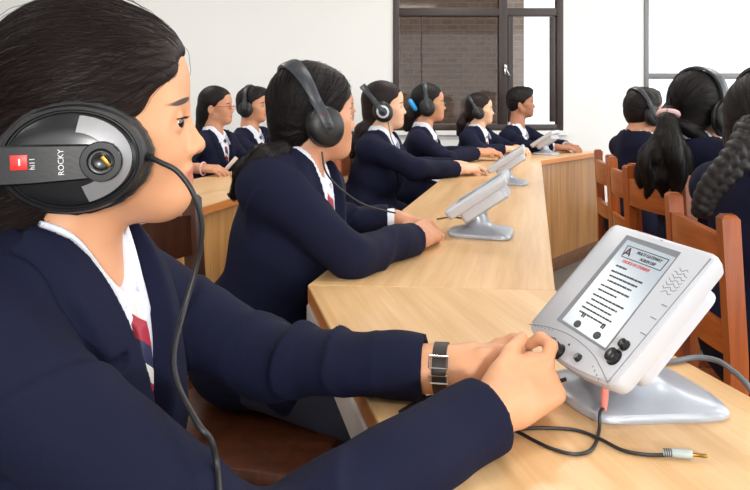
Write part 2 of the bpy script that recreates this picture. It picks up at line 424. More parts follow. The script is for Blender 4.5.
w1 = frame_win('window_1', W1, [(xm, .075)], [(wz, .07, W1[0], W1[1])], M['frame'], .055,
          [(W1[0]+.06, xm-.03, W1[2]+.06, wz, 'glass_dark'), (W1[0]+.06, xm-.03, wz, W1[3]-.06, 'glass_dark'),
           (xm+.03, W1[1]-.06, W1[2]+.06, wz, 'glass'), (xm+.03, W1[1]-.06, wz, W1[3]-.06, 'glass')])
s = MB()
for x in (xs+.03, W1[1]-.095): s.box((x, yf-.03, (W1[2]+.07+wz-.035)/2), (.022, .02, (wz-W1[2]-.12)/2))
s.build('sash_frame', M['frame'], w1)
h = MB(); hx = win_x(505); hz = CAMZ-(70-HOR)/FPX*WY
h.box((hx, yf-.055, hz), (.012, .012, .045)); h.bar((hx-.005, yf-.075, hz+.03), (hx+.03, yf-.085, hz-.055), .02, .012); h.build('window_handle', M['chrome'], w1)
g = MB(); g.box((win_x(422), yf-.01, (W1[2]+wz)/2), (.006, .008, (wz-W1[2])/2-.04)); g.build('glazing_bar', M['frame'], w1)
zb2 = CAMZ-(76-HOR)/FPX*WY
frame_win('window_2', W2, [(W2[0]+1.0, .05)], [(zb2, .05, W2[0], W2[1])], M['frame_grey'], .04,
          [(W2[0]+.03, W2[1]-.03, W2[2]+.03, zb2, 'glass'), (W2[0]+.03, W2[1]-.03, zb2, W2[3]-.03, 'glass')])
for i, w in enumerate((W1, W2)):
    struct('trim_%d' % (i+1), MB().box(((w[0]+w[1])/2, WY+.02, w[2]-.02), ((w[1]-w[0])/2+.03, .06, .02)), M['wall'])
struct('baseboard_back', MB().box(((X0+X1)/2, WY-.01, .06), ((X1-X0)/2, .012, .06)), M['panel_dark'])
# outside: the brick wing of the building next door
bo = MB(); bx1 = (524-375)/FPX*10.2
bo.box(((bx1-8)/2, 11.2, 2.5), ((bx1+8)/2, 1.0, 4.5), bev=0)
tag(bo.build('brick_building', M['brick'], None, False), 'brown brick building outside behind the tinted window pane', 'building')
struct('ground', MB().box((0, 12, -1.1), (40, 30, .1), bev=0), plain('outside_ground', srgb(190, 186, 178), .9))
# added ceiling fill lamps, unseen above the frame
def fill_tube(x, y, i):
    t = thing('ceiling_fill', 'added white fill tube at the ceiling', 'fill light', (x, y, ZC-.04), 0, 'added ceiling fill tubes')
    MB().box((0, 0, 0), (.62, .16, .035)).build('housing', M['device'], t)
    MB().box((0, 0, -.04), (.58, .13, .008)).build('diffuser', M['lamp'], t)
    ld = bpy.data.lights.new('ceiling_fill_lamp', 'AREA'); ld.shape = 'RECTANGLE'; ld.size = 1.1; ld.size_y = .26; ld.energy = CEIL_W*(.75 if y < 3 else 1.35); ld.color = (1, .97, .93)
    lo = bpy.data.objects.new('ceiling_fill_lamp', ld); COL.objects.link(lo); lo.location = (x, y, ZC-.1)
CEIL_W = 30
for i, (x, y) in enumerate([(-2.2, -1.2), (0.6, -1.2), (-2.2, 1.6), (.6, 1.6), (3.0, 1.6), (-2.0, 4.2), (.7, 4.2), (3.0, 4.2)]): fill_tube(x, y, i)

# ------------------------------------------------------------------ tables
def poly_table(name, label, q, inner, ends, z=.75, group=None, panel=True, edge=M['edge'], pm='panel', etrim=.03):
    """q: 4 corners of the top (x, y) counted round; inner: index of the edge that carries the modesty panel"""
    q = [np.array(p, float) for p in q]; c = sum(q)/4
    t = thing(name, label, 'table', (c[0], c[1], 0), math.atan2(*(q[(inner+1) % 4]-q[inner])[::-1])-PI/2, group)
    R = rotz(-t.rotation_euler.z)[:2, :2]; L = [R@(p-c) for p in q]
    def ring(ins, zz):
        o = []
        for i in range(4):
            a = nrm(L[i-1]-L[i]); b = nrm(L[(i+1) % 4]-L[i]); o.append((*(L[i]+(a+b)*ins/max(.3, abs(a[0]*b[1]-a[1]*b[0]))), zz))
        return o
    MB().loft([ring(.0, z-.005), ring(.0, z-.0015), ring(.0015, z)]).build('table_top', M['top'], t)
    MB().loft([ring(.003, z-.034), ring(.0, z-.032), ring(.0, z-.005)]).build('edge_band', edge, t)
    def wall(i, ins, z0, z1, th, nm, mt, trim=.02, ex=0):
        a, b = L[i], L[(i+1) % 4]; d = nrm(b-a); n = np.array([-d[1], d[0]])
        if n@(-(a+b)/2) < 0: n = -n
        a = a+d*trim+n*ins; b = b-d*trim+n*ins
        MB().bar((*a, (z0+z1)/2), (*b, (z0+z1)/2), th, z1-z0, bev=.002).build(nm, mt, t)
    if panel:
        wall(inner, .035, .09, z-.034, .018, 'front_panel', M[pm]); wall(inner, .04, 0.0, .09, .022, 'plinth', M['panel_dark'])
    for e in ends: wall(e, .02, 0.0, z-.034, .022, 'side_panel', M['side'], etrim)
    wall((inner+2) % 4, .004, z-.085, z-.034, .016, 'apron', M['side'], .012)
    return t
L1, R1 = V(-.13, 1.354), V(.339, 1.317); dA = nrm((.224, .975)); dB = nrm((.2238, -.9746)); dC = nrm((.625, .781))
R2, L2 = V(1.0375, 4.375), V(.611, 4.578)
L1, R1 = V(-.13, 1.354), V(.339, 1.317)
B0, B1 = L1+dB*1.15, R1+dB*1.15
TB = poly_table('student_table', 'pale wood table in front, under the nearest white console and its cables', [L1, B0, B1, R1], 2, (1,), group=None)
TA = poly_table('student_table', 'long pale wood table running back, with two white consoles standing on it', [L2, L1, R1, R2], 2, (1, 3), etrim=.13)
C3, C2 = R2+dC*1.05, L2+dC*1.12
TC = poly_table('student_table', 'far table with shaded brown wood front panel, turning right in front of the window', [C2, L2, R2, C3], 2, (1, 3), pm='panel_brown')
dD = nrm((.24, .97)); nD = V(-dD[1], dD[0]); D0 = V(-.61, 2.31)-dD*1.5
for k, lab in enumerate(('wood table with light front panel showing behind the shaded brown chair', 'wood table that the person in red glasses leans on')):
    a = D0+dD*(2.0*k); b = a+dD*1.99
    poly_table('student_table', lab, [b+nD*.46, a+nD*.46, a, b], 2, (1, 3))
E0 = V(1.32, 1.1); E1 = E0+dA*2.9; nE = V(dA[1], -dA[0])

# ------------------------------------------------------------------ chairs
def make_chair(name, label, mats, w=.38, top=.875, group=None):
    t = thing(name, label, 'chair', (0, 0, 0), 0, group); mv, mh = mats; hw = w/2-.018
    MB().box((.015, 0, .435), (.20, w/2+.005, .014), bev=.008).build('seat', mh, t)
    a = MB()
    for y in (-hw, hw): a.box((.015, y, .395), (.185, .011, .024))
    a.box((.195, 0, .395), (.011, hw, .024)); a.build('seat_frame', mh, t)
    for y in (-hw, hw):
        MB().bar((.19, y, 0), (.19, y, .424), .036, .036, up=(1, 0, 0)).build('leg', mv, t)
        m = MB(); pts = [(-.215, 0), (-.195, .42), (-.197, .6), (-.212, top)]
        rings = [[(x-.017, y-.018, z), (x+.017, y-.018, z), (x+.017, y+.018, z), (x-.017, y+.018, z)] for x, z in pts]
        rings.append([(x*.9-pts[-1][0]*-.1+0, yy*1, z+.008) for x, yy, z in [(pts[-1][0]-.014, y-.013, top), (pts[-1][0]+.014, y-.013, top), (pts[-1][0]+.014, y+.013, top), (pts[-1][0]-.014, y+.013, top)]])
        rings[-1] = [(pts[-1][0]+sx*.011, y+sy*.012, top+.008) for sx, sy in ((-1, -1), (1, -1), (1, 1), (-1, 1))]
        m.loft(rings).build('back_post', mv, t)
    for z0, z1, x in ((.745, .845, -.206), (.60, .665, -.198)):
        m = MB(); n = 8; rings = []
        for i in range(n+1):
            u = i/n*2-1; bx = x-.022*(1-u*u); sag = .0
            rings.append([(bx-.009, u*hw, z0+sag), (bx+.009, u*hw, z0+sag), (bx+.009-.004, u*hw, z1-.01*u*u), (bx-.009-.004, u*hw, z1-.01*u*u)])
        m.loft(rings).build('back_rail', mh, t)
    for y in (-hw, hw): MB().bar((.19, y, .17), (-.2, y, .17), .02, .028).build('stretcher', mh, t)
    MB().bar((.02, -hw, .17), (.02, hw, .17), .02, .028).build('stretcher', mh, t)
    return t
orange = (M['chair'], M['chair_h'])
chair0 = make_chair('wooden_chair', '', orange)
def place_chair(pl, pr, label, first=[True]):
    """pl, pr: the floor-plan points of its left and right back posts at the top"""
    global chair0
    c = chair0 if first[0] else copy_tree(chair0); first[0] = False
    pl, pr = np.array(pl), np.array(pr); d = nrm(pl-pr); fwd = V(d[1], -d[0]); m = (pl+pr)/2+fwd*.225
    c.location = (m[0], m[1], 0); c.rotation_euler = (0, 0, math.atan2(fwd[1], fwd[0])); c['label'] = label; return c
place_chair((.722, 1.735), (.680, 1.365), 'orange wood chair directly behind the nearest white console')
place_chair((.885, 2.50), (.945, 2.125), 'orange wood chair under the person with the pale pink hair tie')
place_chair((1.055, 3.36), (.992, 2.99), 'orange wood chair standing beside the far table with the brown front panel')
place_chair((.972, 2.915), (.930, 2.555), 'orange wood chair, second from the brown panel, its narrow back seen nearly edge on')
dk = make_chair('shaded_chair', 'shaded dark brown wooden chair under the person at the table corner', (M['chair_shaded'], M['chair_shaded']))
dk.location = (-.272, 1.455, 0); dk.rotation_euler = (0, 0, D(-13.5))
c3 = copy_tree(chair0); c3['label'] = 'orange wood chair under the person with silver ringed headphones'; c3.location = (.06, 3.36, 0); c3.rotation_euler = (0, 0, D(-8))

# ------------------------------------------------------------------ learning consoles
def make_console(name, label, tilt, detail, group, zb=.06):
    t = thing(name, label, 'console', (0, 0, 0), 0, group)
    al = D(tilt); S = V(math.cos(al), 0, math.sin(al)); Nn = V(-math.sin(al), 0, math.cos(al)); P0 = V(-.085, 0, zb); W, H = .2042, .18
    face = lambda v: P0+np.outer(v[:, 0], V(0, 1, 0)*-1)+np.outer(v[:, 1], S)+np.outer(v[:, 2], Nn)      # u to the viewer's right
    # foot and neck in one silver casting
    half = [(-.087, 0), (-.082, .04), (-.066, .066), (0, .078), (.050, .086), (.074, .078), (.084, .045), (.086, 0)]
    out = closed([(x, y, 0) for x, y in half]+[(x, -y, 0) for x, y in reversed(half[1:-1])], 5)
    n = len(out); ang = np.arctan2(out[:, 1], out[:, 0])
    mid = P0+S*H*.5-Nn*.03
    def blend(k, c, r, z):
        e = np.stack([np.cos(ang)*r[0], np.sin(ang)*r[1], 0*ang], 1)+np.array([c, 0, 0]); q = out*(1-k)+e*k; q[:, 2] = z; return q
    m = MB(); m.loft([blend(0, 0, (1, 1), 0)*V(.97, .97, 1), blend(0, 0, (1, 1), .003), blend(0, 0, (1, 1), .007)*1.0, blend(.06, 0, (.04, .04), .0112), blend(.28, .0, (.042, .042), .0145),
            blend(.62, .0, (.040, .044), .0180), blend(.9, -.002, (.034, .040), .025), blend(1, -.006, (.028, .037), .037), blend(1, -.012, (.026, .037), .06), blend(1, mid[0]+.012, (.024, .035), mid[2]-.012), blend(1, mid[0], (.022, .034), mid[2]+.012)])
    m.build('stand', M['silver'], t)
    if detail:
        MB().lathe([(.004, 0), (.004, .0006)], (.066, -.060, .0112), n=12).build('screw_cap', M['ink'], t)
    # housing: rounded slab with a bowed lower lip
    def outline(ins, bow=.012):
        o = []
        for x, y in rrect(W-2*ins, H-2*ins, .009, 4):
            if y < -H/2+.03+ins and abs(x) < W/2-.006: y -= bow*max(0, 1-(2*x/W)**2)*1.15
            o.append((x, y+H/2))
        # add points along the lower edge so the bow shows
        o = np.array(o); low = np.linspace(-1, 1, 13)[1:-1]*(W/2-ins-.012)
        k = [i for i in range(len(o)) if o[i][0] < 0 and o[i][1] < .02][-1]
        ex = np.array([(x, ins-bow*max(0, 1-(2*x/W)**2)*1.15) for x in low])
        return np.concatenate([o[:k+1], ex, o[k+1:]])
    def ring(ins, dz): o = outline(ins); return face(np.column_stack([-o[:, 0]*-1, o[:, 1], np.full(len(o), dz)]))
    hs = MB(); hs.loft([ring(.012, -.026), ring(.004, -.024), ring(.001, -.016), ring(.0, -.008), ring(.0005, -.003), ring(.004, 0)]); b = hs.build('housing', M['device'], t)
    bk = MB(); o2 = rrect(W*.80, H*.74, .014, 4)+V(0, H*.50)
    bk.loft([face(np.column_stack([o2*V(.86, 1)+V(0, H*.07)*0, np.full(len(o2), -.056)])), face(np.column_stack([o2, np.full(len(o2), -.050)])), face(np.column_stack([o2, np.full(len(o2), -.02)]))]); bk.build('rear_housing', M['device'], t)
    # display
    if not detail:
        sc = rrect(.102, .14, .003, 2)+V(-.002, .098)
        MB().loft([face(np.column_stack([sc, np.full(len(sc), -.001)])), face(np.column_stack([sc, np.full(len(sc), .0006)]))]).build('screen', M['screen'], t); return t
    so = np.array([(-.055, .026), (.058, .026), (.053, .168), (-.055, .168)]); si = np.array([(-.046, .030), (.055, .029), (.0515, .160), (-.0475, .162)])
    fr = MB(); r3 = lambda a, z: face(np.column_stack([a, np.full(len(a), z)]))
    fr.loft([r3(so, -.001), r3(so, .0006), r3(si, .0003), r3(si, -.001)], cap=False); fr.build('screen_bezel', M['device_line'], t)
    sn = MB().loft([r3(so*.99+V(0, .001), -.002), r3(so*.99+V(0, .001), .0002)]).build('screen', M['screen'], t)
    up = lambda dz: (lambda v: face(v+V(0, 0, dz)))
    def strip(mb, a, b, w, z0=.0002, z1=.0006):
        a, b = V(*a), V(*b); d = nrm(b-a); nn = V(-d[1], d[0])*w/2; q = np.array([a-nn, b-nn, b+nn, a+nn]); mb.loft([r3(q, z0), r3(q, z1)])
    ib = MB()
    for a, b in (((-.038, .1545), (.045, .1545)), ((.045, .1545), (.0445, .138)), ((.0445, .138), (-.034, .138)), ((-.034, .138), (-.038, .1545))): strip(ib, a, b, .0009)
    ib.build('header_border', M['ink'], sn)
    lg = MB(); strip(lg, (-.034, .141), (-.029, .152), .0022); strip(lg, (-.029, .152), (-.022, .141), .0022); strip(lg, (-.033, .144), (-.022, .144), .002); lg.build('logo', M['ink'], sn)
    lr = MB(); strip(lr, (-.030, .147), (-.027, .147), .0025); lr.build('logo_mark', M['red_ink'], sn)
    text_mesh('MULTI GATEWAY', .0062, 'header_lettering', M['ink'], sn, lambda v: face(v*V(1, 1, 1)+V(.012, .1495, .0005)))
    text_mesh('ALBUM DSP', .0058, 'header_lettering', M['ink'], sn, lambda v: face(v+V(.016, .1425, .0005)))
    text_mesh('CHOICE OF STUDENT', .0056, 'red_lettering', M['red_ink'], sn, lambda v: face(v+V(.002, .1325, .0005)))
    tl = MB(); rr = random.Random(3); y = .124
    for ln, (x0, x1) in enumerate([(-.030, -.008), (-.031, .034), (-.028, .030), (-.025, .026), (-.030, .031), (-.028, .012), (-.030, .036), (-.026, .030), (-.030, .026), (-.031, .034), (-.029, .030)]):
        x = x0
        while x < x1:
            w = rr.uniform(.003, .009); strip(tl, (x, y), (min(x+w, x1), y), .0023); x += w+.0014
        y -= .0068 if ln not in (0, 3, 5) else .0085
    tl.build('screen_text', M['ink'], sn)
    ic = MB()
    for u, v in ((-.0165, .0485), (.027, .0485)):
        strip(ic, (u-.003, v+.003), (u+.003, v+.003), .0012); strip(ic, (u-.002, v-.003), (u-.002, v+.002), .0025); strip(ic, (u+.002, v-.003), (u+.002, v+.002), .0022)
    ic.build('screen_icon', M['ink'], sn)
    for u, v in ((-.015, .0355), (.029, .0360)):
        MB().lathe([(.0068, -.0005), (.0068, .0006), (.0055, .0009)], face(np.array([[u, v, 0.]]))[0], np.stack([V(0, -1, 0), S, Nn], 1), 20, 1, .72).build('screen_button', M['ink'], sn)
    # control field: arc groove, knobs, keys
    gr = MB(); arc = [(-.0995, .0015), (-.06, .0125), (-.0117, .0192), (.0393, .0164), (.07, .008), (.0945, -.001)]; arc = spline([(*p_, 0) for p_ in arc], 6)[:, :2]
    for a, b in zip(arc[:-1], arc[1:]): strip(gr, a, b, .0009, -.0005, .0003)
    strip(gr, (.0935, .0005), (.0985, .172), .0009, -.0005, .0003); strip(gr, (-.0975, .006), (-.0965, .172), .0004, -.0005, .0002)
    for u, v in ((.0885, .102), (.0875, .084), (.090, .0635)): strip(gr, (u-.0055, v), (u+.004, v), .0010)
    for k in range(6): strip(gr, (-.086+.0075*k, .0035+.0016*k), (-.0852+.0075*k, .0055+.0016*k), .0009)
    for k in range(5): strip(gr, (.058+.007*k, .0035-.0026*k), (.0586+.007*k, .0052-.0026*k), .0012)
    gr.build('groove', M['device_line'], t)
    sg = MB()
    for k in range(7):
        pts = [(.064+.004*j, .148-.0052*k+.002*math.sin(j*1.9+k*.5)) for j in range(7)]
        if k in (0, 6): pts = pts[1:-1]
        for a, b in zip(pts[:-1], pts[1:]): strip(sg, a, b, .0008, -.0005, .0002)
    sg.build('speaker_grille', M['device_line'], t)
    fr_ = np.stack([V(0, -1, 0), S, Nn], 1)
    for u, v, r, hgt in ((-.0086, -.0045, .0085, .009), (-.0319, .0012, .0045, .004), (.0288, .0028, .0045, .004), (.0768, .0255, .0085, .007), (.0786, .0425, .0058, .006)):
        MB().lathe([(r*1.15, -.001), (r*1.15, .001), (r, .0015), (r*.95, hgt), (r*.75, hgt+.0008), (0.0005, hgt+.0008)], face(np.array([[u, v, 0.]]))[0], fr_, 20).build('knob', M['black_gloss'], t)
    MB().lathe([(.0016, -.001), (.0016, .0005)], face(np.array([[-.0014, .0092, 0.]]))[0], fr_, 10).build('indicator', M['ink'], t)
    lk = MB(); strip(lk, (.073, .034), (.075, .037), .001); strip(lk, (.081, .034), (.0815, .037), .001); lk.build('key_link', M['device_line'], t)
    text_mesh('~', .008, 'badge', M['device_line'], t, lambda v: face(v+V(.01, .1755, .0004)))
    return t
con = make_console('learning_console', 'large white console with grey text screen and black knobs, under the fingers in front', 46.26, True, 'learning consoles')
con.location = (.3056, .8394, .75); con.rotation_euler = (0, 0, D(12.53))
c2 = make_console('learning_console', 'white console seen end on, beside the hands clasped at the table corner', 34, False, 'learning consoles', zb=.07)
c2.location = (.285, 1.83+.05, .75); c2.rotation_euler = (0, 0, D(-13))
def put_console(px, Y, a, lab):
    c = copy_tree(c2); c.location = ((px-375)/FPX*Y, Y, .75); c.rotation_euler = (0, 0, D(a)); c['label'] = lab; return c
put_console(508, 3.08, -13, 'white console seen end on, second of two on the long table')
put_console(546, 4.86, -30, 'small white console on the far table with the brown front panel')
# ------------------------------------------------------------------ people
def head_frame(yaw, pitch=0, roll=0): return rotz(D(yaw))@roty(-D(pitch))@rotx(D(roll))
ZF = .89
def head_ops(sd, H, R, s, female=True, neck=None, k=1.0, detail=False, ears=(1, 1)):
    w = lambda x, y, z: H+R@V(x, y, z if z > 0 else z*ZF)*s
    E = lambda c, r, kk, R2=None: sd.add(el(w(*c), V(*r)*s, R if R2 is None else R@R2), kk)
    C = lambda a, b, ra, rb, kk: sd.add(rc(w(*a), w(*b), ra*s, rb*s), kk)
    jw = .047 if female else .053
    E((-.015, 0, .035), (.092, .073, .083), .01)
    E((.034, 0, .042), (.051, .058, .053), .03)
    E((.026, 0, -.035), (.055, .053, .070), .03)
    for y in (-1, 1):
        E((.047, y*.033, -.031), (.027, .025, .027), .025)
        C((-.004, y*jw, -.056), (.058, y*.013, -.089), .016, .016, .026)
        C((.068, y*.010, .0155), (.066, y*.040, .013), .0125, .009, .016)
        E((.036, y*.049, -.008), (.026, .014, .012), .02)
    E((.066, 0, -.090), (.019, .020, .016), .018)
    C((.055, 0, -.045), (.055, 0, -.082), .026, .022, .03)
    E((.0670, 0, -.062), (.020, .027, .019), .012)
    C((.075, 0, .010), (.0935, 0, -.026), .0065, .0095, .012)
    E((.0945, 0, -.0300), (.0095, .0095, .0085), .006)
    for y in (-1, 1): E((.0865, y*.0115, -.0345), (.0105, .0065, .0070), .005)
    for y in (-1, 1): sd.sub(el(w(.0945, y*.034, .0), V(.0185, .0165, .0115)*s, R), .012)
    for y in (-1, 1):
        E((.0700, y*.0315, .0), (.0125, .0125, .0122), .003)
        if detail:
            c = w(.0700, y*.0315, 0.)
            def lid(up, c=c, R=R, s=s):
                def f(p):
                    q = (p-c)@R/s; d = np.linalg.norm(q, axis=1)-.0142
                    cutp = (.0052-q[:, 2]-np.abs(q[:, 1])*.12) if up else (q[:, 2]+.0056)
                    return np.maximum(d, cutp)*s
                return f
            sd.add(fn(lid(True), c, .015*s), .003); sd.add(fn(lid(False), c, .015*s), .003)
    E((.0845, 0, -.0570), (.0088, .021, .0062), .005); E((.0825, 0, -.0700), (.0090, .0185, .0070), .005)
    sd.sub(rc(w(.0945, -.018, -.0635), w(.0945, .018, -.0635), .0018*s), .004)
    for y in (-1, 1): sd.sub(el(w(.0970, y*.0055, -.0400), V(.0045, .003, .0025)*s, R), .003)
    for y, on in zip((-1, 1), ears):
        if on:
            Re = rotz(D(y*-22))
            E((-.012, y*.077, -.018), (.018, .007, .030), .006, Re); sd.sub(el(w(-.008, y*.084, -.014), V(.009, .006, .016)*s, R@Re), .004)
    if neck is not None:
        sd.add(rc(w(-.022, 0, -.055), neck, (.047 if female else .054)*s, (.052 if female else .06)*s), .03)
        C((-.005, 0, -.078), (.030, 0, -.080), .026, .016, .03)
def torso_ops(sd, Nb, U, F, L, T, s, off, female, sh):
    E = lambda u, f, r, k: sd.add(el(Nb+U*u*s+F*f*s, V(r[0]*s+off, r[1]*s+off, r[2]*s+off), np.stack([F, L, U], 1)), k)
    E(-.16, .012, (.098, .142, .17), .03); E(-.36, .0, (.090, .125, .15), .05); E(-T/s+.02, -.01, (.115, .160, .13), .05)
    if female:
        for y in (-1, 1): sd.add(el(Nb-U*.19*s+F*.075*s+L*y*.062*s, V(.045*s+off, .055*s+off, .055*s+off), np.stack([F, L, U], 1)), .04)
    for q in sh:
        m = Nb*.35+q*.65
        sd.add(rc(Nb-U*.03*s-F*.012*s, q-U*.012*s, .045*s+off, .044*s+off), .05)
        sd.add(rc(Nb+U*.035*s-F*.014*s, Nb*.55+q*.45+U*.006*s-F*.01*s, .026*s+off, .022*s+off), .05)
def hand_ops(sd, W, d, nb, right, s, curls=((25, 35, 25),)*4, thumb=None, k=.0035, spread=.05, thumbw=None, indexw=None):
    d = nrm(d); nb = nrm(nb-d*np.dot(nb, d)); t = np.cross(nb, d)*(1 if right else -1)
    Rm = np.stack([d, t, nb], 1)
    sd.add(rbx(W+d*.046*s, V(.046, .035, .0125)*s, .0115*s, Rm), .012)
    sd.add(rc(W-d*.03*s, W+d*.02*s, .024*s, .021*s), .02)
    sd.add(el(W+d*.035*s+t*.022*s-nb*.006*s, V(.03, .016, .014)*s, Rm), .012)
    lens = ((.042, .026, .020), (.046, .029, .021), (.043, .027, .020), (.034, .021, .018))
    base = ((.086, .0275), (.091, .0095), (.087, -.009), (.079, -.0265)); rad = (.0088, .0090, .0085, .0076); tips = []
    for i in range(4):
        if i == 0 and indexw is not None:
            q = [np.asarray(x) for x in indexw]; sd.add(rc(W+d*.05*s+t*.02*s, q[0], .011*s, .0105*s), .012)
            for j in range(3): sd.add(rc(q[j], q[j+1], (.0100-.001*j)*s, (.0090-.001*j)*s), k)
            continue
        p = W+d*base[i][0]*s+t*base[i][1]*s-nb*.001*s; a = 0; c = curls[i % len(curls)]; dd = nrm(d+t*spread*(1.2-i*.8))
        sd.add(rc(W+d*.05*s+t*base[i][1]*.8*s, p, .010*s, rad[i]*1.14*s), .010); sd.add(rc(p+nb*.0035*s, p+nb*.0035*s, rad[i]*.92*s), .006)
        for j in range(3):
            a += D(c[j]); v = dd*math.cos(a)-nb*math.sin(a); q = p+v*lens[i][j]*s
            sd.add(rc(p, q, rad[i]*(1.04-.13*j)*s, rad[i]*(1.04-.13*(j+1))*s), k if j or True else .006); p = q
        tips.append(p)
    p0 = W+d*.022*s+t*.024*s-nb*.006*s
    if thumbw is not None:
        p0, p1, p2, p3 = [np.asarray(x) for x in thumbw]; sd.add(rc(W+d*.03*s, p0, .018*s, .015*s), .02)
    elif thumb is None:
        p1 = p0+nrm(d*.62+t*.62-nb*.35)*.044*s; p2 = p1+nrm(d*.85+t*.15-nb*.4)*.031*s; p3 = p2+nrm(d*.9-t*.15-nb*.35)*.025*s
    else:
        p1, p2, p3 = [W+d*a*s+t*b*s+nb*c*s for a, b, c in thumb]
    for a, b, ra, rb, kk in ((p0, p1, .0135, .0108, .012), (p1, p2, .0108, .0095, .004), (p2, p3, .0098, .0078, .004)): sd.add(rc(a, b, ra*s, rb*s), kk)
    return tips, (p0, p1, p2, p3)

def wob(seed, amp, freq, dirs=6):
    r = np.random.default_rng(seed); K = r.normal(size=(dirs, 3)); K /= np.linalg.norm(K, axis=1)[:, None]; K *= freq*r.uniform(.6, 1.5, dirs)[:, None]; ph = r.uniform(0, 6.28, dirs)
    def f(p):
        o = np.zeros(len(p))
        for k_, h in zip(K, ph): o += np.sin(p@k_+h)
        return amp*o/math.sqrt(dirs)
    return f
def folds(elbow, shoulder, wrist, amp, s, seed):
    """cloth creases: rings that gather at the inside of the elbow, and long pulls on the upper arm"""
    r = np.random.default_rng(seed); a1 = nrm(elbow-shoulder); a2 = nrm(wrist-elbow); inn = nrm(nrm(shoulder-elbow)+nrm(wrist-elbow))
    w1 = wob(seed+1, 1.0, 15); w2 = wob(seed+2, 1.0, 26); mid = elbow
    def f(p):
        q = p-mid; dist = np.linalg.norm(q, axis=1)
        u = q@nrm(a2+a1)+.02*w1(p); g = np.exp(-(dist/(.115*s))**2)*(.55+.6*np.clip((q@inn)/(.05*s), -1, 1))
        v = q@inn
        fo = 1-np.abs(np.sin(u*42/s+1.5*w1(p)+1.0*np.sin(v*30+seed)))
        return -amp*1.5*g*(fo**2.2-.28)*np.clip(.55+.6*w2(p), 0, 1.3)
    return f

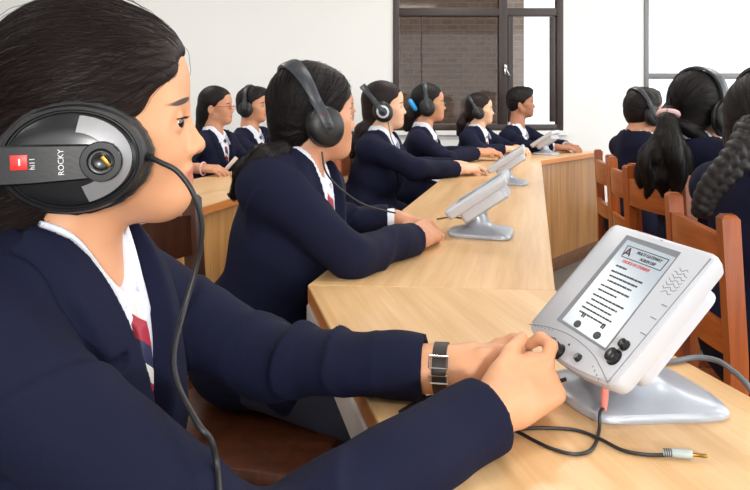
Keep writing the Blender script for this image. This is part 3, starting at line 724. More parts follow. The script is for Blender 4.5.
def person(label, H, yaw, Nb, P, tyaw, arms, hair, pitch=0, roll=0, s=1.0, female=True, skin='skin_mid', hb=.005, hc=.007, knees=None,
           tie=True, hm='hair', ears=(0, 0), hero=False, tail=None, seed=0, cutz=None, sh_drop=.035, sh_w=.150, sleeve=1.0, fold=.0075, opts=None, legs=True, apex=-.25):
    opts = opts or {}
    H = np.asarray(H, float); Nb = np.asarray(Nb, float); P = np.asarray(P, float); R = head_frame(yaw, pitch, roll)
    U = nrm(Nb-P); F = V(math.cos(D(tyaw)), math.sin(D(tyaw)), 0); F = nrm(F-U*np.dot(F, U)); L = np.cross(U, F); T = np.linalg.norm(Nb-P)
    root = thing('person', label, 'person', (P[0], P[1], 0)); O = V(P[0], P[1], 0)
    SH = {'R': Nb-L*sh_w*s-U*sh_drop*s, 'L': Nb+L*sh_w*s-U*sh_drop*s}
    for k_ in ('R', 'L'):
        if k_ in opts.get('shoulder', {}): SH[k_] = opts['shoulder'][k_]
    # ---- body, one surface
    b = SD(); nk = Nb+U*.0-F*.004
    head_ops(b, H, R, s, female, nk, detail=hero, ears=ears)
    torso_ops(b, Nb, U, F, L, T, s, -.004, female, SH.values())
    hands = {}
    for k_ in ('R', 'L'):
        a = arms[k_]; e, w = np.asarray(a['elbow']), np.asarray(a['wrist'])
        b.add(rc(SH[k_], e, .040*s, .034*s), .03); b.add(rc(e, w, .034*s, .0235*s), .015)
        hands[k_] = hand_ops(b, w+nrm(a['d'])*.012*s, a['d'], a['nb'], k_ == 'R', s*(a.get('hs', 1.0)), a.get('curls', ((25, 35, 25),)*4), a.get('thumb'), spread=a.get('spread', .05), thumbw=a.get('thumbw'), indexw=a.get('indexw'))
    hipR, hipL = P-L*.085*s, P+L*.085*s; knees = knees or {}
    fl = V(F[0], F[1], 0); fl = nrm(fl); kR = np.asarray(knees.get('R', hipR+fl*.38*s-V(0, 0, hipR[2]-.50*s))); kL = np.asarray(knees.get('L', hipL+fl*.38*s-V(0, 0, hipL[2]-.50*s)))
    aR, aL = V(kR[0], kR[1], .09)-fl*.04, V(kL[0], kL[1], .09)-fl*.04
    for hp, kn, an in ((hipR, kR, aR), (hipL, kL, aL)):
        b.add(rc(hp, kn, .072*s, .05*s), .03); b.add(rc(kn, an, .046*s, .034*s), .02); b.add(rc(an, V(an[0], an[1], .035)+fl*.13, .036, .028), .02)
    if hero: b.disp(wob(3, .0004, 90))
    v, f = surface(b, hb)
    hl = ((v-H)@R)/s; hl[:, 2] = np.where(hl[:, 2] < 0, hl[:, 2]/ZF, hl[:, 2])
    fill_mesh('body', v, f, M[skin], root, O, {'hl': hl})
    # ---- shirt
    tw = lambda p: ((p-Nb)@F/s, (p-Nb)@L/s, (p-Nb)@U/s)
    tor = SD(); torso_ops(tor, Nb, U, F, L, T, s, .006, female, SH.values())
    nd = nrm((H+R@V(-.022, 0, -.055)*s)-nk); nf = nrm(F-nd*np.dot(F, nd)); nl = np.cross(nd, nf)
    def collar(p):
        q = p-nk; z = q@nd/s; x = q@nf/s+.002; y = q@nl/s; r = np.sqrt(x*x+y*y); th = np.abs(np.arctan2(y, x))
        top = .052-.068*np.exp(-(th/.66)**2); bot = -.010-.046*np.exp(-((th-.60)/.40)**2)
        rr = .0595+.014*(1-np.clip(z/.05, -1.0, 1))+.014*np.exp(-(th/.8)**2)*np.clip((.03-z)/.06, 0, 1.5)
        d = np.abs(r-rr)-.0028; d = np.maximum(d, np.maximum(z-top, bot-z)*.8); return np.maximum(d, (.10+.42*np.clip((-z-.008)/.05, 0, 1.2)-th)*.06)*s
    cs = SD()
    def shirt_front(p):
        x, y, u = tw(p); return np.maximum(np.abs(tor(p)-0)-.0, np.maximum(np.abs(y)-.085, np.maximum(-u-.34, u-.02))*s)
    shs = SD(); torso_ops(shs, Nb, U, F, L, T, s, .006, female, SH.values())
    shs.cut(fn(lambda p: (lambda x, y, u: np.maximum(np.maximum(np.abs(y)-.10, -u-.36), np.maximum(u-.07, -x-.03))*s)(*tw(p)), Nb, .3), .006)
    shs.sub(rc(nk+nf*.03*s+U*.03*s, nk+nf*.085*s-U*.008*s, .040*s, .008*s), .004)
    shs.add(fn(collar, nk, .12*s), .002)
    hsv = hc if not hero else .0024
    v, f = surface(shs, min(hsv, .005), Nb-.16*s-V(0, 0, .26*s), Nb+.16*s); fill_mesh('shirt', v, f, M['shirt'], root, O)
    # ---- tie
    if tie:
        ts = SD(); torso_ops(ts, Nb, U, F, L, T, s, .0125, female, SH.values())
        def tband(p):
            x, y, u = tw(p); w = .011+.055*np.clip(-u-.05, 0, .3)*.55; return np.maximum(np.maximum(np.abs(y)-w, -u-.36), np.maximum(u+.042, .02-x))*s
        ts.cut(fn(tband, Nb, .3), .004)
        ks = nk+nf*.080*s-U*.032*s
        ts.add(el(ks-U*.012*s, V(.012, .015, .020)*s, np.stack([F, L, U], 1)), .008)
        v, f = surface(ts, min(hsv, .004), Nb-.16*s-V(0, 0, .22*s), Nb+.17*s); q = np.stack(tw(v), 1)
        fill_mesh('tie', v, f, M['tie'], root, O, {'flow': q[:, [1, 2, 0]]})
    # ---- blazer
    bl = SD(); torso_ops(bl, Nb, U, F, L, T, s, .018, female, SH.values())
    bl.add(el(P+U*.03*s, V(.130, .175, .115)*s, np.stack([F, L, U], 1)), .05)
    for hp, kn in ((hipR, kR), (hipL, kL)): bl.add(rc(hp+V(0, 0, .01), hp*.6+kn*.4+V(0, 0, .012), .088*s, .082*s), .04)
    bl.disp(wob(seed, .0032, 17)); wv_ = wob(seed+31, .0022, 60); bl.disp(lambda p: wv_(p*V(1, 1, .35)))
    # open front: a V from the collar to the button
    def vee(p):
        x, y, u = tw(p); w = opts.get('vw', .060)*np.clip((u-apex)/(-apex+.02), 0, 2)**opts.get('ve', 1.25); return np.maximum(np.abs(y)-w, np.maximum(.0-x, apex-u))*s*.95
    def lapel(p):
        x, y, u = tw(p); w = opts.get('vw', .060)*np.clip((u-apex)/(-apex+.02), 0, 2)**opts.get('ve', 1.25); e = np.abs(y)-w
        wide = .050*np.clip((u-apex)/.14, .1, 1)*np.clip(1-(u-.0)/.10, 0, 1)
        notch = ((e > .020) & (np.abs(u+.055+.25*(e-.02)) < .006))
        m = np.clip(np.minimum(e+.004, wide-e)/.006, 0, 1)*(x > 0)*(u > apex)*(u < .06); return (-.0070*m*(~notch)+.0055*np.exp(-((e-wide-.004)/.0035)**2)*(x > 0)*(u > apex+.02)*(u < .04))*s
    bl.disp(lapel)
    bl.sub(fn(vee, Nb, .3), .004)
    bl.sub(rc(nk-nd*.005*s+nf*.004*s, nk+nd*.12*s, opts.get('nc', (.079, .11))[0]*s, opts.get('nc', (.079, .11))[1]*s), .006)
    for k_ in ('R', 'L'):
        a = arms[k_]; e, w = np.asarray(a['elbow']), np.asarray(a['wrist']); dw = nrm(w-e); cuff = w-dw*a.get('cuff', .02)*s; z = a.get('sl', sleeve)
        def fore(p, e=e, cuff=cuff, dw=dw, z=z):
            ext = cuff+dw*.06; ab = ext-e; L2 = ab@ab; t = np.clip(((p-e)@ab)/L2, 0, 1)
            return np.maximum(np.linalg.norm(p-e-t[:, None]*ab, axis=1)-(.049+(.0395-.049)*t)*s*z, (p-cuff)@dw)
        fs = fn(fore, (e+cuff)/2, np.linalg.norm(e-cuff)/2+.07)
        up = SD(); up.add(rc(SH[k_]+nrm(e-SH[k_])*.012*s, e, .057*s*z, .050*s*z)); up.add(fs, .02)
        fo = folds(e, SH[k_], w, fold, s, seed+5)
        fa = wob(seed+9, fold*.55, 48)
        sc_ = lambda p, up=up, fo=fo, fa=fa, cuff=cuff, dw=dw: up(p)+(fo(p)+fa(p)*.5)*np.clip(-((p-cuff)@dw)/.05, 0, 1)
        mid = (SH[k_]+e+cuff)/3
        bl.add(fn(sc_, mid, max(np.linalg.norm(mid-x) for x in (SH[k_], e, cuff))+.09), .022)
        bl.sub(rc(cuff-dw*.012, cuff+dw*.03, .0335*s*z), .003)
    if opts.get('seam'):
        for k_ in ('R', 'L'):
            e = np.asarray(arms[k_]['elbow']); ad = nrm(e-SH[k_]); o_ = nrm(SH[k_]-Nb); n_ = nrm(ad*.75+o_*.35); c_ = SH[k_]+ad*opts['seam']*np.linalg.norm(e-SH[k_]); wz_ = wob(seed+21, .004, 30)
            bl.disp(lambda p, c_=c_, n_=n_, wz_=wz_: (lambda h, r: (.0034*np.exp(-(h/.0035)**2)-.0022*np.exp(-((h-.010)/.010)**2)*1.0)*np.exp(-np.maximum(r-.07, 0)/.012))((p-c_)@n_+wz_(p), np.linalg.norm(p-c_, axis=1)))
    if cutz: bl.cut(fn(lambda p: (cutz-p[:, 2]), Nb, 9), .004)
    v, f = surface(bl, hc); coat = fill_mesh('blazer', v, f, M['navy'], root, O)
    if hero or opts.get('buttons'):
        pass
    for k_ in ('R', 'L'):                                        # shirt cuffs peep out of the sleeves
        if arms[k_].get('shirtcuff'):
            a = arms[k_]; e, w = np.asarray(a['elbow']), np.asarray(a['wrist']); dw = nrm(w-e); c0 = w-dw*a.get('cuff', .02)*s
            MB().tube([c0-dw*.03-O, c0+dw*.0-O, c0+dw*a['shirtcuff']-O], [.031*s, .0315*s, .032*s], 20).build('shirt_cuff', M['shirt'], root)
    # ---- trousers and shoes
    if legs:
        tr = SD()
        for hp, kn, an in ((hipR, kR, aR), (hipL, kL, aL)): tr.add(rc(hp, kn, .084*s, .062*s), .03); tr.add(rc(kn, an-V(0, 0, .0), .060*s, .052*s), .02)
        tr.add(el(P, V(.12, .165, .085)*s, np.stack([F, L, U], 1)), .05)
        v, f = surface(tr, .014); fill_mesh('trousers', v, f, M['trousers'], root, O)
        for an in (aR, aL):
            sh = SD(); sh.add(rc(V(an[0], an[1], .05)-fl*.02, V(an[0], an[1], .04)+fl*.14, .046, .036), .02); sh.cut(fn(lambda p: .004-p[:, 2], an, 9), .003); sh.cut(fn(lambda p: p[:, 2]-.10, an, 9), .003)
            v, f = surface(sh, .010); fill_mesh('shoe', v, f, M['shoe'], root, O)
    # ---- hair
    hs = hair_sdf(H, R, s, hair, seed, hm)
    if tail is not None: tail_ops(hs, tail, s, seed)
    v, f = surface(hs, opts.get('hh', hb), *( [hs.bounds()[0], hs.bounds()[1]] ))
    ho = fill_mesh('hair', v, f, M[hm], root, O, {'flow': flow(v, H, R, s, tail)})
    if opts.get('strands'): strands(hs, v, H, R, s, tail, ho, O, opts['strands'], M[hm], seed, opts.get('hw'))
    return dict(root=root, O=O, R=R, H=H, s=s, hands=hands, SH=SH, body=b, hair=hs, coat=bl, F=F, L=L, U=U, Nb=Nb, P=P, hairob=ho)

HL = {  # hairline: height -> forward limit of the hair
 'girl': ((-.13, -.06), (-.09, -.045), (-.06, -.028), (-.03, -.012), (0, .006), (.02, .028), (.045, .056), (.07, .074), (.09, .10), (.12, .14)),
 'sweep': ((-.13, -.06), (-.09, -.045), (-.06, -.02), (-.03, .0), (-.005, .020), (.010, .040), (.030, .060), (.055, .076), (.080, .090), (.10, .12), (.13, .15)),
 'boy': ((-.13, -.05), (-.075, -.045), (-.06, -.03), (-.04, .0), (0, .012), (.02, .03), (.045, .062), (.06, .080), (.075, .10), (.12, .14)),
}
def hair_sdf(H, R, s, st, seed, hm):
    hs = SD(); w = lambda x, y, z: H+R@V(x, y, z)*s
    k_ = st['kind']; th = st.get('thick', .009)
    hs.add(el(w(-.018, 0, .037), V(.091+th, .072+th, .083+th*1.2)*s, R), .01)
    hs.add(el(w(.03, 0, .046), V(.047+th, .054+th, .052+th)*s, R), .02)
    if k_ != 'boy':
        hs.add(el(w(-.06, 0, -.035), V(.052, .058, .06)*s, R), .03)
    else:
        hs.add(el(w(-.055, 0, -.02), V(.052, .062, .05)*s, R), .03); hs.add(el(w(.03, st.get('part', .01), .098), V(.062, .056, .030)*s, R), .02)
    for q in st.get('extra', ()): hs.add(rc(w(*q[0]), w(*q[1]), q[2]*s, q[3]*s), q[4] if len(q) > 4 else .03)
    hx = np.array(HL['boy' if k_ == 'boy' else ('sweep' if k_ == 'sweep' else 'girl')])
    def groove(p):
        q = ((p-H)@R)/s; a = np.arctan2(q[:, 1], q[:, 2]-.02); n = np.sin(a*34+q[:, 0]*9+seed)+.8*np.sin(a*61-q[:, 0]*14+2)+.6*np.sin(a*97+q[:, 0]*21)
        am = .00022 if k_ != 'boy' else .0012
        if k_ == 'boy': n = n+1.2*np.sin(q[:, 0]*150+q[:, 1]*90)*np.sin(q[:, 1]*120+seed)
        return am*n*s
    hs.disp(groove)
    def face(p):
        q = ((p-H)@R)/s; g = np.interp(q[:, 2]+.10*np.maximum(np.abs(q[:, 1])-.05, 0)*0, hx[:, 0], hx[:, 1])
        g = g+.004*np.sin(q[:, 2]*160)+ (.03*np.clip((q[:, 2]-.055)/.03, 0, 1)*np.clip(1-np.abs(q[:, 1])/.05, 0, 1)*0)
        wide = np.clip((np.abs(q[:, 1])-.02)/.04, 0, 1); g = np.where(q[:, 2] > .03, g-.010*(1-wide)*0, g)
        return -(q[:, 0]-g)*.6*s
    hs.sub(fn(face, H, .16), .006)
    if k_ == 'boy':
        hs.sub(fn(lambda p: ((p-H)@R)@V(0, 0, 1)/s*s+.062*s, H, .2), .008)
    return hs
def tail_ops(hs, tail, s, seed):
    pts = tail['pts']; rr = tail['r']
    for i in range(len(pts)-1): hs.add(rc(pts[i], pts[i+1], rr[i], rr[i+1]), .012)
    for p2, r2 in tail.get('more', ()):
        c2_ = spline(p2, 5); q2_ = np.interp(np.linspace(0, 1, len(c2_)), np.linspace(0, 1, len(r2)), r2)
        for i in range(len(c2_)-1): hs.add(rc(c2_[i], c2_[i+1], q2_[i], q2_[i+1]), .008)
    P = np.array(pts); ax = nrm(P[-1]-P[0]); u = nrm(np.cross(ax, (.2, .9, .3))); w = np.cross(ax, u); lo = P.min(0)-.05; hi = P.max(0)+.05
    def g(p):
        i = np.argmin(((p[:, None]-P[None])**2).sum(2), 1) if len(P) < 40 else 0
        q = p-P[i]; r = np.sqrt(((q@u)**2+(q@w)**2)); a = np.arctan2(q@w, q@u); m = np.exp(-np.maximum(r-.03, 0)/.02)
        ins = ((p > lo) & (p < hi)).all(1)
        return np.where(ins, .0012*m*(np.sin(a*9+(q@ax)*20+seed)+.7*np.sin(a*17-(q@ax)*30)), 0)
    hs.disp(g)
def flow(v, H, R, s, tail):
    q = ((v-H)@R)/s; a = np.arctan2(q[:, 1], q[:, 2]-.02); o = np.stack([a*.085, q[:, 0]*.5, np.linalg.norm(q[:, 1:], axis=1)*.2], 1)
    if tail is not None:
        P = np.array(tail['pts']); i = np.argmin(((v[:, None]-P[None])**2).sum(2), 1); dmin = np.sqrt(((v-P[i])**2).sum(1)); cap = np.abs(np.linalg.norm((q-V(-.018, 0, .037))/V(.1, .081, .094), axis=1)-1)*.09
        ax = nrm(P[-1]-P[0]); u = nrm(np.cross(ax, (.2, .9, .3))); w = np.cross(ax, u); g = v-P[i]
        o2 = np.stack([np.arctan2(g@w, g@u)*.03, (v@ax)*.5, dmin*.2], 1); m = (cap > .012)[:, None]; o = np.where(m, o2, o)
    return o
def strands(hs, v, H, R, s, tail, ho, O, n, mat, seed, hw=None):
    """single hairs lying on the hair surface, a few lifting off it"""
    rng = np.random.default_rng(seed+11); p = v[rng.integers(0, len(v), n)].copy(); paths = [p.copy()]; lift = rng.uniform(.0002, .0016, n)+(rng.random(n) < .06)*rng.uniform(.001, .006, n)
    dirv = R@V(-1, 0, -.35); steps = 22; ln = rng.uniform(.35, 1, n)
    wv = rng.normal(size=(n, 3))*.18
    for k in range(steps):
        g = hs.grad(p); d = dirv+wv
        if tail is not None:
            P = np.array(tail['pts']); Tt = np.gradient(P, axis=0); Tt /= np.linalg.norm(Tt, axis=1)[:, None]; i_ = np.argmin(((p[:, None]-P[None])**2).sum(2), 1); q_ = (p-H)@R/s
            cap_ = np.abs(np.linalg.norm((q_-V(-.018, 0, .037))/V(.1, .081, .094), axis=1)-1)*.09; d = np.where((cap_ > .014)[:, None], Tt[i_]+wv*.8, d)
            d = np.where((cap_ <= .014)[:, None], (P[0]-p)/(np.linalg.norm(P[0]-p, axis=1)[:, None]+.02)+wv*.4, d)
        d = d-g*(g*d).sum(1)[:, None]; d /= np.linalg.norm(d, axis=1)[:, None]+1e-9
        p = p+d*.0055*ln[:, None]; dd = hs(p); p = p-g*(dd-lift*min(1, k/6))[:, None]; paths.append(p.copy())
    A = np.array(paths).transpose(1, 0, 2); m = MB(); rad = np.concatenate([np.linspace(.0003, .0004, 6), np.linspace(.0004, .0001, steps-5)])*(1 if hw is None else hw)
    V_ = []; F_ = []; Fl = []
    for i in range(n):
        pts = A[i]; T = np.gradient(pts, axis=0); T /= np.linalg.norm(T, axis=1)[:, None]+1e-9; u = np.cross(T, nrm(rng.normal(size=3))); u /= np.linalg.norm(u, axis=1)[:, None]+1e-9; w = np.cross(T, u); b0 = len(V_)*1
        base = i*3*len(pts)
        for j in range(3): V_.append(pts+rad[:, None]*(math.cos(j*2.09)*u+math.sin(j*2.09)*w))
    m_ = len(A[0]); VV = np.concatenate(V_)
    idx = np.arange(n)[:, None, None]*3*m_; j = np.arange(3)[None, :, None]; k = np.arange(m_-1)[None, None, :]
    a = idx+j*m_+k; b = idx+((j+1) % 3)*m_+k; FF = np.stack([a, b, b+1, a+1], -1).reshape(-1, 4)
    fl = np.repeat(rng.uniform(0, 50, n), 3*m_); fill_mesh('hair_strands', VV, FF, mat, ho, O, {'flow': np.stack([fl, fl*0, fl*0], 1)})

# ------------------------------------------------------------------ headphones
def headphones(label, pr, cr=.046, tilt=0, ring=None, band_w=.030, cable=None, up=.128, cups=(1, 1), ear=(-.012, -.022), mat='black', both=.086):
    H, R, s = pr['H'], pr['R'], pr['s']; O = V(*H)
    t = thing('headphones', label, 'headphones', tuple(O)); tr = lambda v: (np.asarray(v)@R.T)*s
    ex, ez = ear; ct, st = math.cos(D(tilt)), math.sin(D(tilt)); q2 = lambda x, z: (ex+x*ct-z*st, ez+x*st+z*ct)
    for y in (-1, 1):
        Rc = np.stack([V(ct, 0, st), V(-st, 0, ct)*1.0, V(0, y, 0)], 1) if y < 0 else np.stack([V(ct, 0, st), V(-st, 0, ct), V(0, y, 0)], 1)
        c = V(ex, y*both, ez)
        cu = MB().lathe([(cr*.55, 0), (cr*.95, .001), (cr, .007), (cr*.98, .014), (cr*.86, .020), (cr*.45, .0245), (.0006, .025)], c, Rc, 32, .92, 1.05).build('ear_cup', M[mat], t, xf=tr)
        MB().lathe([(cr*.55, .004), (cr*.62, -.010), (cr*.82, -.016), (cr*.99, -.010), (cr*1.02, -.002), (cr*.95, .004)], c, Rc, 32, .92, 1.05).build('cushion', M['leather'], cu, xf=tr)
        if ring: MB().lathe([(cr*.42, .0235), (cr*.42, .0262), (cr*.62, .0252), (cr*.62, .021)], c, Rc, 28, .95, 1.02).build('ring', M[ring], cu, xf=tr)
        y0 = y*(both+.012); a, b = q2(0, 0), q2(.0, cr*1.5)
        mb = MB(); rg = []
        for zz_, yy_, hw_ in ((-.016, .0225, .006), (-.013, .0235, .010), (.0, .0245, .0125), (.022, .0235, .0125), (cr*.9, .0170, .0125), (cr*1.25, .007, .013), (cr*1.55, .003, .0135)):
            e_ = []
            for du, dn in ((-1, -.003), (1, -.003), (1, .002), (.7, .0042), (-.7, .0042), (-1, .002)): x_, z_ = q2(hw_*du, zz_); e_.append((x_, y*(both+yy_+dn), z_))
            rg.append(e_)
        mb.loft(rg).build('yoke', M['grey_pl'], t, xf=tr)
        px_, pz_ = q2(0, 0); MB().lathe([(.0085, 0), (.0085, .0035), (.006, .0045), (.0005, .0045)], (px_, y*(both+.027), pz_), Rc, 18).build('pivot', M['black'], t, xf=tr)
    n = 26; rings = []
    for i in range(n+1):
        a = D(-8+196*i/n); y = math.cos(a)*(both+.008)*1.0; h = math.sin(a); zz = cr*1.1+(up-ez-cr*1.1)*max(h, -.2); g = .5+.5*max(h, 0); hw = band_w*g/2; tk = .0045
        e = []
        cx, cz = 0, zz; nv = nrm(V(math.cos(a)*1.05, max(h, 0)+.05))
        for du, dn in ((-1, -1), (1, -1), (1, .4), (.6, 1), (-.6, 1), (-1, .4)):
            yy = y+nv[0]*tk*dn; z2 = zz+nv[1]*tk*dn; x2, z3 = q2(hw*du, z2); e.append((x2, yy, z3))
        rings.append(e)
    MB().loft(rings).build('headband', M['grey_pl'], t, xf=tr)
    if cable is not None:
        MB().tube(spline([np.asarray(c_)-O for c_ in cable], 8), .0021, 8).build('cable', M['cable'], t)
    return t
def glasses(label, pr, mat, temple='glass_green'):
    H, R, s = pr['H'], pr['R'], pr['s']; t = thing('glasses', label, 'glasses', tuple(H)); tr = lambda v: (np.asarray(v)@R.T)*s
    fr = MB(); a = np.arange(22)/22*2*PI
    for y in (-.033, .033): fr.tube([(.096-.02*abs(.024*math.cos(q)), y+.024*math.cos(q), -.003+.0155*math.sin(q)) for q in np.append(a, a[0])], .0013, 6)
    fr.tube([(.098, -.010, .002), (.101, 0, .005), (.098, .010, .002)], .0013, 6); fr.build('rim', M[mat], t, xf=tr)
    for y in (-1, 1):
        MB().tube(spline([(.095, y*.057, .002), (.08, y*.072, .003), (.03, y*.078, .002), (-.012, y*.079, -.004), (-.03, y*.079, -.02)], 4), .0018, 6).build('temple', M[temple], t, xf=tr)
        MB().lathe([(.001, 0), (.023, 0), (.023, .0008), (.001, .0008)], (.096, y*.033, -.003), np.stack([V(0, 1, 0), V(0, 0, 1), V(1, 0, 0)], 1), 22, 1, .65).build('lens', M['lens'], t, xf=tr)
    return t
# ------------------------------------------------------------------ the students
import time
T0 = time.time()
FULL = True
hbF, hcF = .0055, .0075
g1 = person('person in navy blazer and large black headphones, both hands at the nearest white console',
    (-.279, .72, 1.0815), 13, (-.315, .715, .94), (-.40, .73, .55), -8,
    {'R': dict(elbow=(-.10, .555, .735), wrist=V(.122, .716, .787), d=(.73, .60, .17), nb=(.34, -.6, .72), curls=((28, 72, 45), (62, 80, 45), (70, 80, 45), (74, 80, 45)), cuff=.012, sl=.98, hs=.89,
          thumbw=(at(495, 400, .735), at(500, 371, .748), at(510, 352, .768), at(522, 338, .79)), indexw=(at(546, 364, .768), at(551, 346, .782), at(541, 338, .80), at(530, 344, .81))),
     'L': dict(elbow=(-.125, .865, .785), wrist=at(440, 368, .822), d=(.9, .05, .10), nb=(-.1, .05, .95), curls=((35, 55, 35), (45, 60, 35), (50, 60, 35), (55, 60, 35)), cuff=.018, sl=.92,
          thumbw=(at(464, 374, .80), at(482, 359, .80), at(499, 353, .805), at(514, 352, .81)), indexw=(at(500, 347, .84), at(514, 341, .84), at(523, 345, .83), at(526, 352, .82)))},
    dict(kind='sweep', thick=.012, extra=(((-.03, .0, .02), (-.075, -.0, -.06), .085, .06), ((-.08, -.02, -.05), (-.105, -.01, -.14), .055, .05))), skin='skin', hb=.003, hc=.003, hm='hair_brown', hero=True, seed=1, s=.97, fold=.0115, opts=dict(strands=5000, hh=.003, seam=.30, hw=.75, vw=.056, ve=1.7, nc=(.070, .086), shoulder={'L': V(-.30, .855, .872)}))
g2 = person('person in navy blazer and headphones leaning on the table corner with clasped hands',
    at(315, 116, 1.6), 25, at(300, 170, 1.58), (-.275, 1.56, .55), -18,
    {'R': dict(elbow=(-.050, 1.43, .785), wrist=(.095, 1.655, .782), d=(.45, .88, .05), nb=(.45, -.35, .8), shirtcuff=.008, cuff=.012, curls=((30, 50, 30),)*4),
     'L': dict(elbow=(-.13, 1.87, .79), wrist=(.055, 1.86, .792), d=(.9, -.35, -.05), nb=(0, .2, .95), shirtcuff=.016, cuff=.02, curls=((35, 55, 30),)*4)},
    dict(kind='sweep', thick=.011), s=.95, hb=.0042, hc=.0045, fold=.012, seed=2, pitch=0, opts=dict(strands=1200, hh=.004, seam=.08),
    tail=dict(pts=[at(283, 150, 1.50), at(262, 158, 1.46), at(247, 172, 1.45), at(236, 192, 1.46)], r=[.020, .027, .026, .012]))
g3 = person('person in navy blazer and silver ringed headphones, forearm resting on the long table',
    at(385, 107, 3.4), 0, at(381, 138, 3.38), (-.06, 3.40, .55), -18,
    {'R': dict(elbow=(.185, 3.2, .80), wrist=(.405, 3.38, .785), d=(.8, .5, 0), nb=(.2, -.2, .9), shirtcuff=.006), 'L': dict(elbow=(.15, 3.6, .78), wrist=(.42, 3.5, .79), d=(.9, -.3, 0), nb=(0, .1, .95))},
    dict(kind='girl'), s=1.0, skin='skin_fair', hb=hbF, hc=hcF, seed=3, hm='hair_brown',
    tail=dict(pts=[at(371, 122, 3.38), at(362, 130, 3.38), at(356, 142, 3.38), at(352, 156, 3.38)], r=[.03, .034, .03, .015]))
g4 = person('person in green armed glasses, blue hair tie and headphones, before the dark window pane',
    at(429, 104, 4.3), -4, at(424, 132, 4.28), (.18, 4.33, .55), -15,
    {'R': dict(elbow=(.42, 4.10, .78), wrist=(.63, 4.28, .80), d=(.9, .35, .1), nb=(.1, -.3, .9), shirtcuff=.006), 'L': dict(elbow=(.40, 4.5, .78), wrist=(.64, 4.38, .80), d=(.9, -.3, .1), nb=(0, .1, .95))},
    dict(kind='girl'), s=1.0, hb=hbF, hc=hcF, seed=4, tail=dict(pts=[at(414, 108, 4.3), at(409, 116, 4.3), at(407, 128, 4.3)], r=[.04, .04, .025]))
g5 = person('person in headphones with white collar over the blazer, before the window mullion',
    at(480, 110, 4.95), -8, at(478, 132, 4.93), (.62, 5.0, .55), -32,
    {'R': dict(elbow=(.70, 4.68, .785), wrist=(.89, 4.79, .79), d=(.9, .3, .05), nb=(.1, -.2, .9)), 'L': dict(elbow=(.93, 5.02, .79), wrist=(.99, 4.86, .79), d=(.3, -.9, 0), nb=(0, 0, 1))},
    dict(kind='girl'), s=.95, skin='skin_fair', hb=hbF, hc=hcF, seed=5, hm='hair_brown', tail=dict(pts=[at(466, 116, 4.98), at(461, 124, 4.98), at(459, 134, 4.98)], r=[.035, .035, .02]))
m6 = person('bareheaded person in blazer and striped tie, before the bright window sash',
    at(521.5, 103.5, 5.4), -12, at(517, 130, 5.38), (1.0, 5.47, .55), -35,
    {'R': dict(elbow=(1.08, 5.04, .79), wrist=(1.29, 4.99, .79), d=(.95, .05, 0), nb=(.1, -.2, .95), shirtcuff=.01), 'L': dict(elbow=(1.33, 5.40, .79), wrist=(1.42, 5.16, .79), d=(.3, -.9, 0), nb=(0, 0, 1), shirtcuff=.01)},
    dict(kind='boy', thick=.012), female=False, s=1.0, skin='skin_deep', hb=hbF, hc=hcF, seed=6, ears=(1, 1), sh_w=.165)
l7 = person('person in red glasses and navy blazer, forearm with pale bangle on the table',
    at(217, 107, 4.0), -6, at(214, 136, 3.98), (-.99, 4.02, .55), -20,
    {'R': dict(elbow=(-1.02, 3.60, .785), wrist=(-.86, 3.42, .785), d=(.8, -.2, 0), nb=(.1, -.3, .95), cuff=.06), 'L': dict(elbow=(-.78, 4.05, .79), wrist=(-.66, 3.88, .79), d=(.6, -.7, 0), nb=(0, 0, 1))},
    dict(kind='girl', extra=(((-.07, 0, -.03), (-.085, 0, -.16), .055, .05),)), s=.95, skin='skin_mid', hb=hbF, hc=hcF, seed=7, ears=(1, 1), tail=None)
l8 = person('person in navy blazer and headphones, beside the person in red glasses',
    at(253, 106, 4.45), -15, at(250, 133, 4.43), (-.85, 4.50, .55), -20,
    {'R': dict(elbow=(-.72, 4.2, .79), wrist=(-.52, 4.3, .79), d=(.9, .3, 0), nb=(.1, -.3, .95)), 'L': dict(elbow=(-.62, 4.65, .79), wrist=(-.46, 4.5, .79), d=(.9, -.4, 0), nb=(0, 0, 1))},
    dict(kind='boy'), female=False, s=.97, skin='skin_mid', hb=hbF, hc=hcF, seed=8)
h9 = person('person mostly hidden behind the headphones of the person at the table corner',
    at(340, 107, 4.75), 0, at(338, 132, 4.73), (-.30, 4.78, .55), -15,
    {'R': dict(elbow=(-.22, 4.56, .79), wrist=(-.20, 4.78, .70), d=(.3, .9, -.4), nb=(.5, -.3, .8)), 'L': dict(elbow=(-.2, 5.0, .74), wrist=(-.12, 4.85, .70), d=(.4, -.8, 0), nb=(0, 0, 1))},
    dict(kind='girl'), s=1.05, skin='skin_mid', hb=.007, hc=.009, seed=9, legs=True)
r10 = person('person in blazer and headphones, back turned, on the chair beside the brown panel',
    at(645, 112, 3.2), 14, at(637, 140, 3.18), (1.18, 3.17, .55), 15,
    {'R': dict(elbow=(1.36, 2.95, .785), wrist=(1.60, 3.02, .79), d=(.9, .3, 0), nb=(.1, -.3, .95)), 'L': dict(elbow=(1.38, 3.4, .79), wrist=(1.60, 3.25, .79), d=(.9, -.3, 0), nb=(0, 0, 1))},
    dict(kind='boy', thick=.014), female=False, s=.84, skin='skin_mid', hb=hbF, hc=hcF, seed=10)
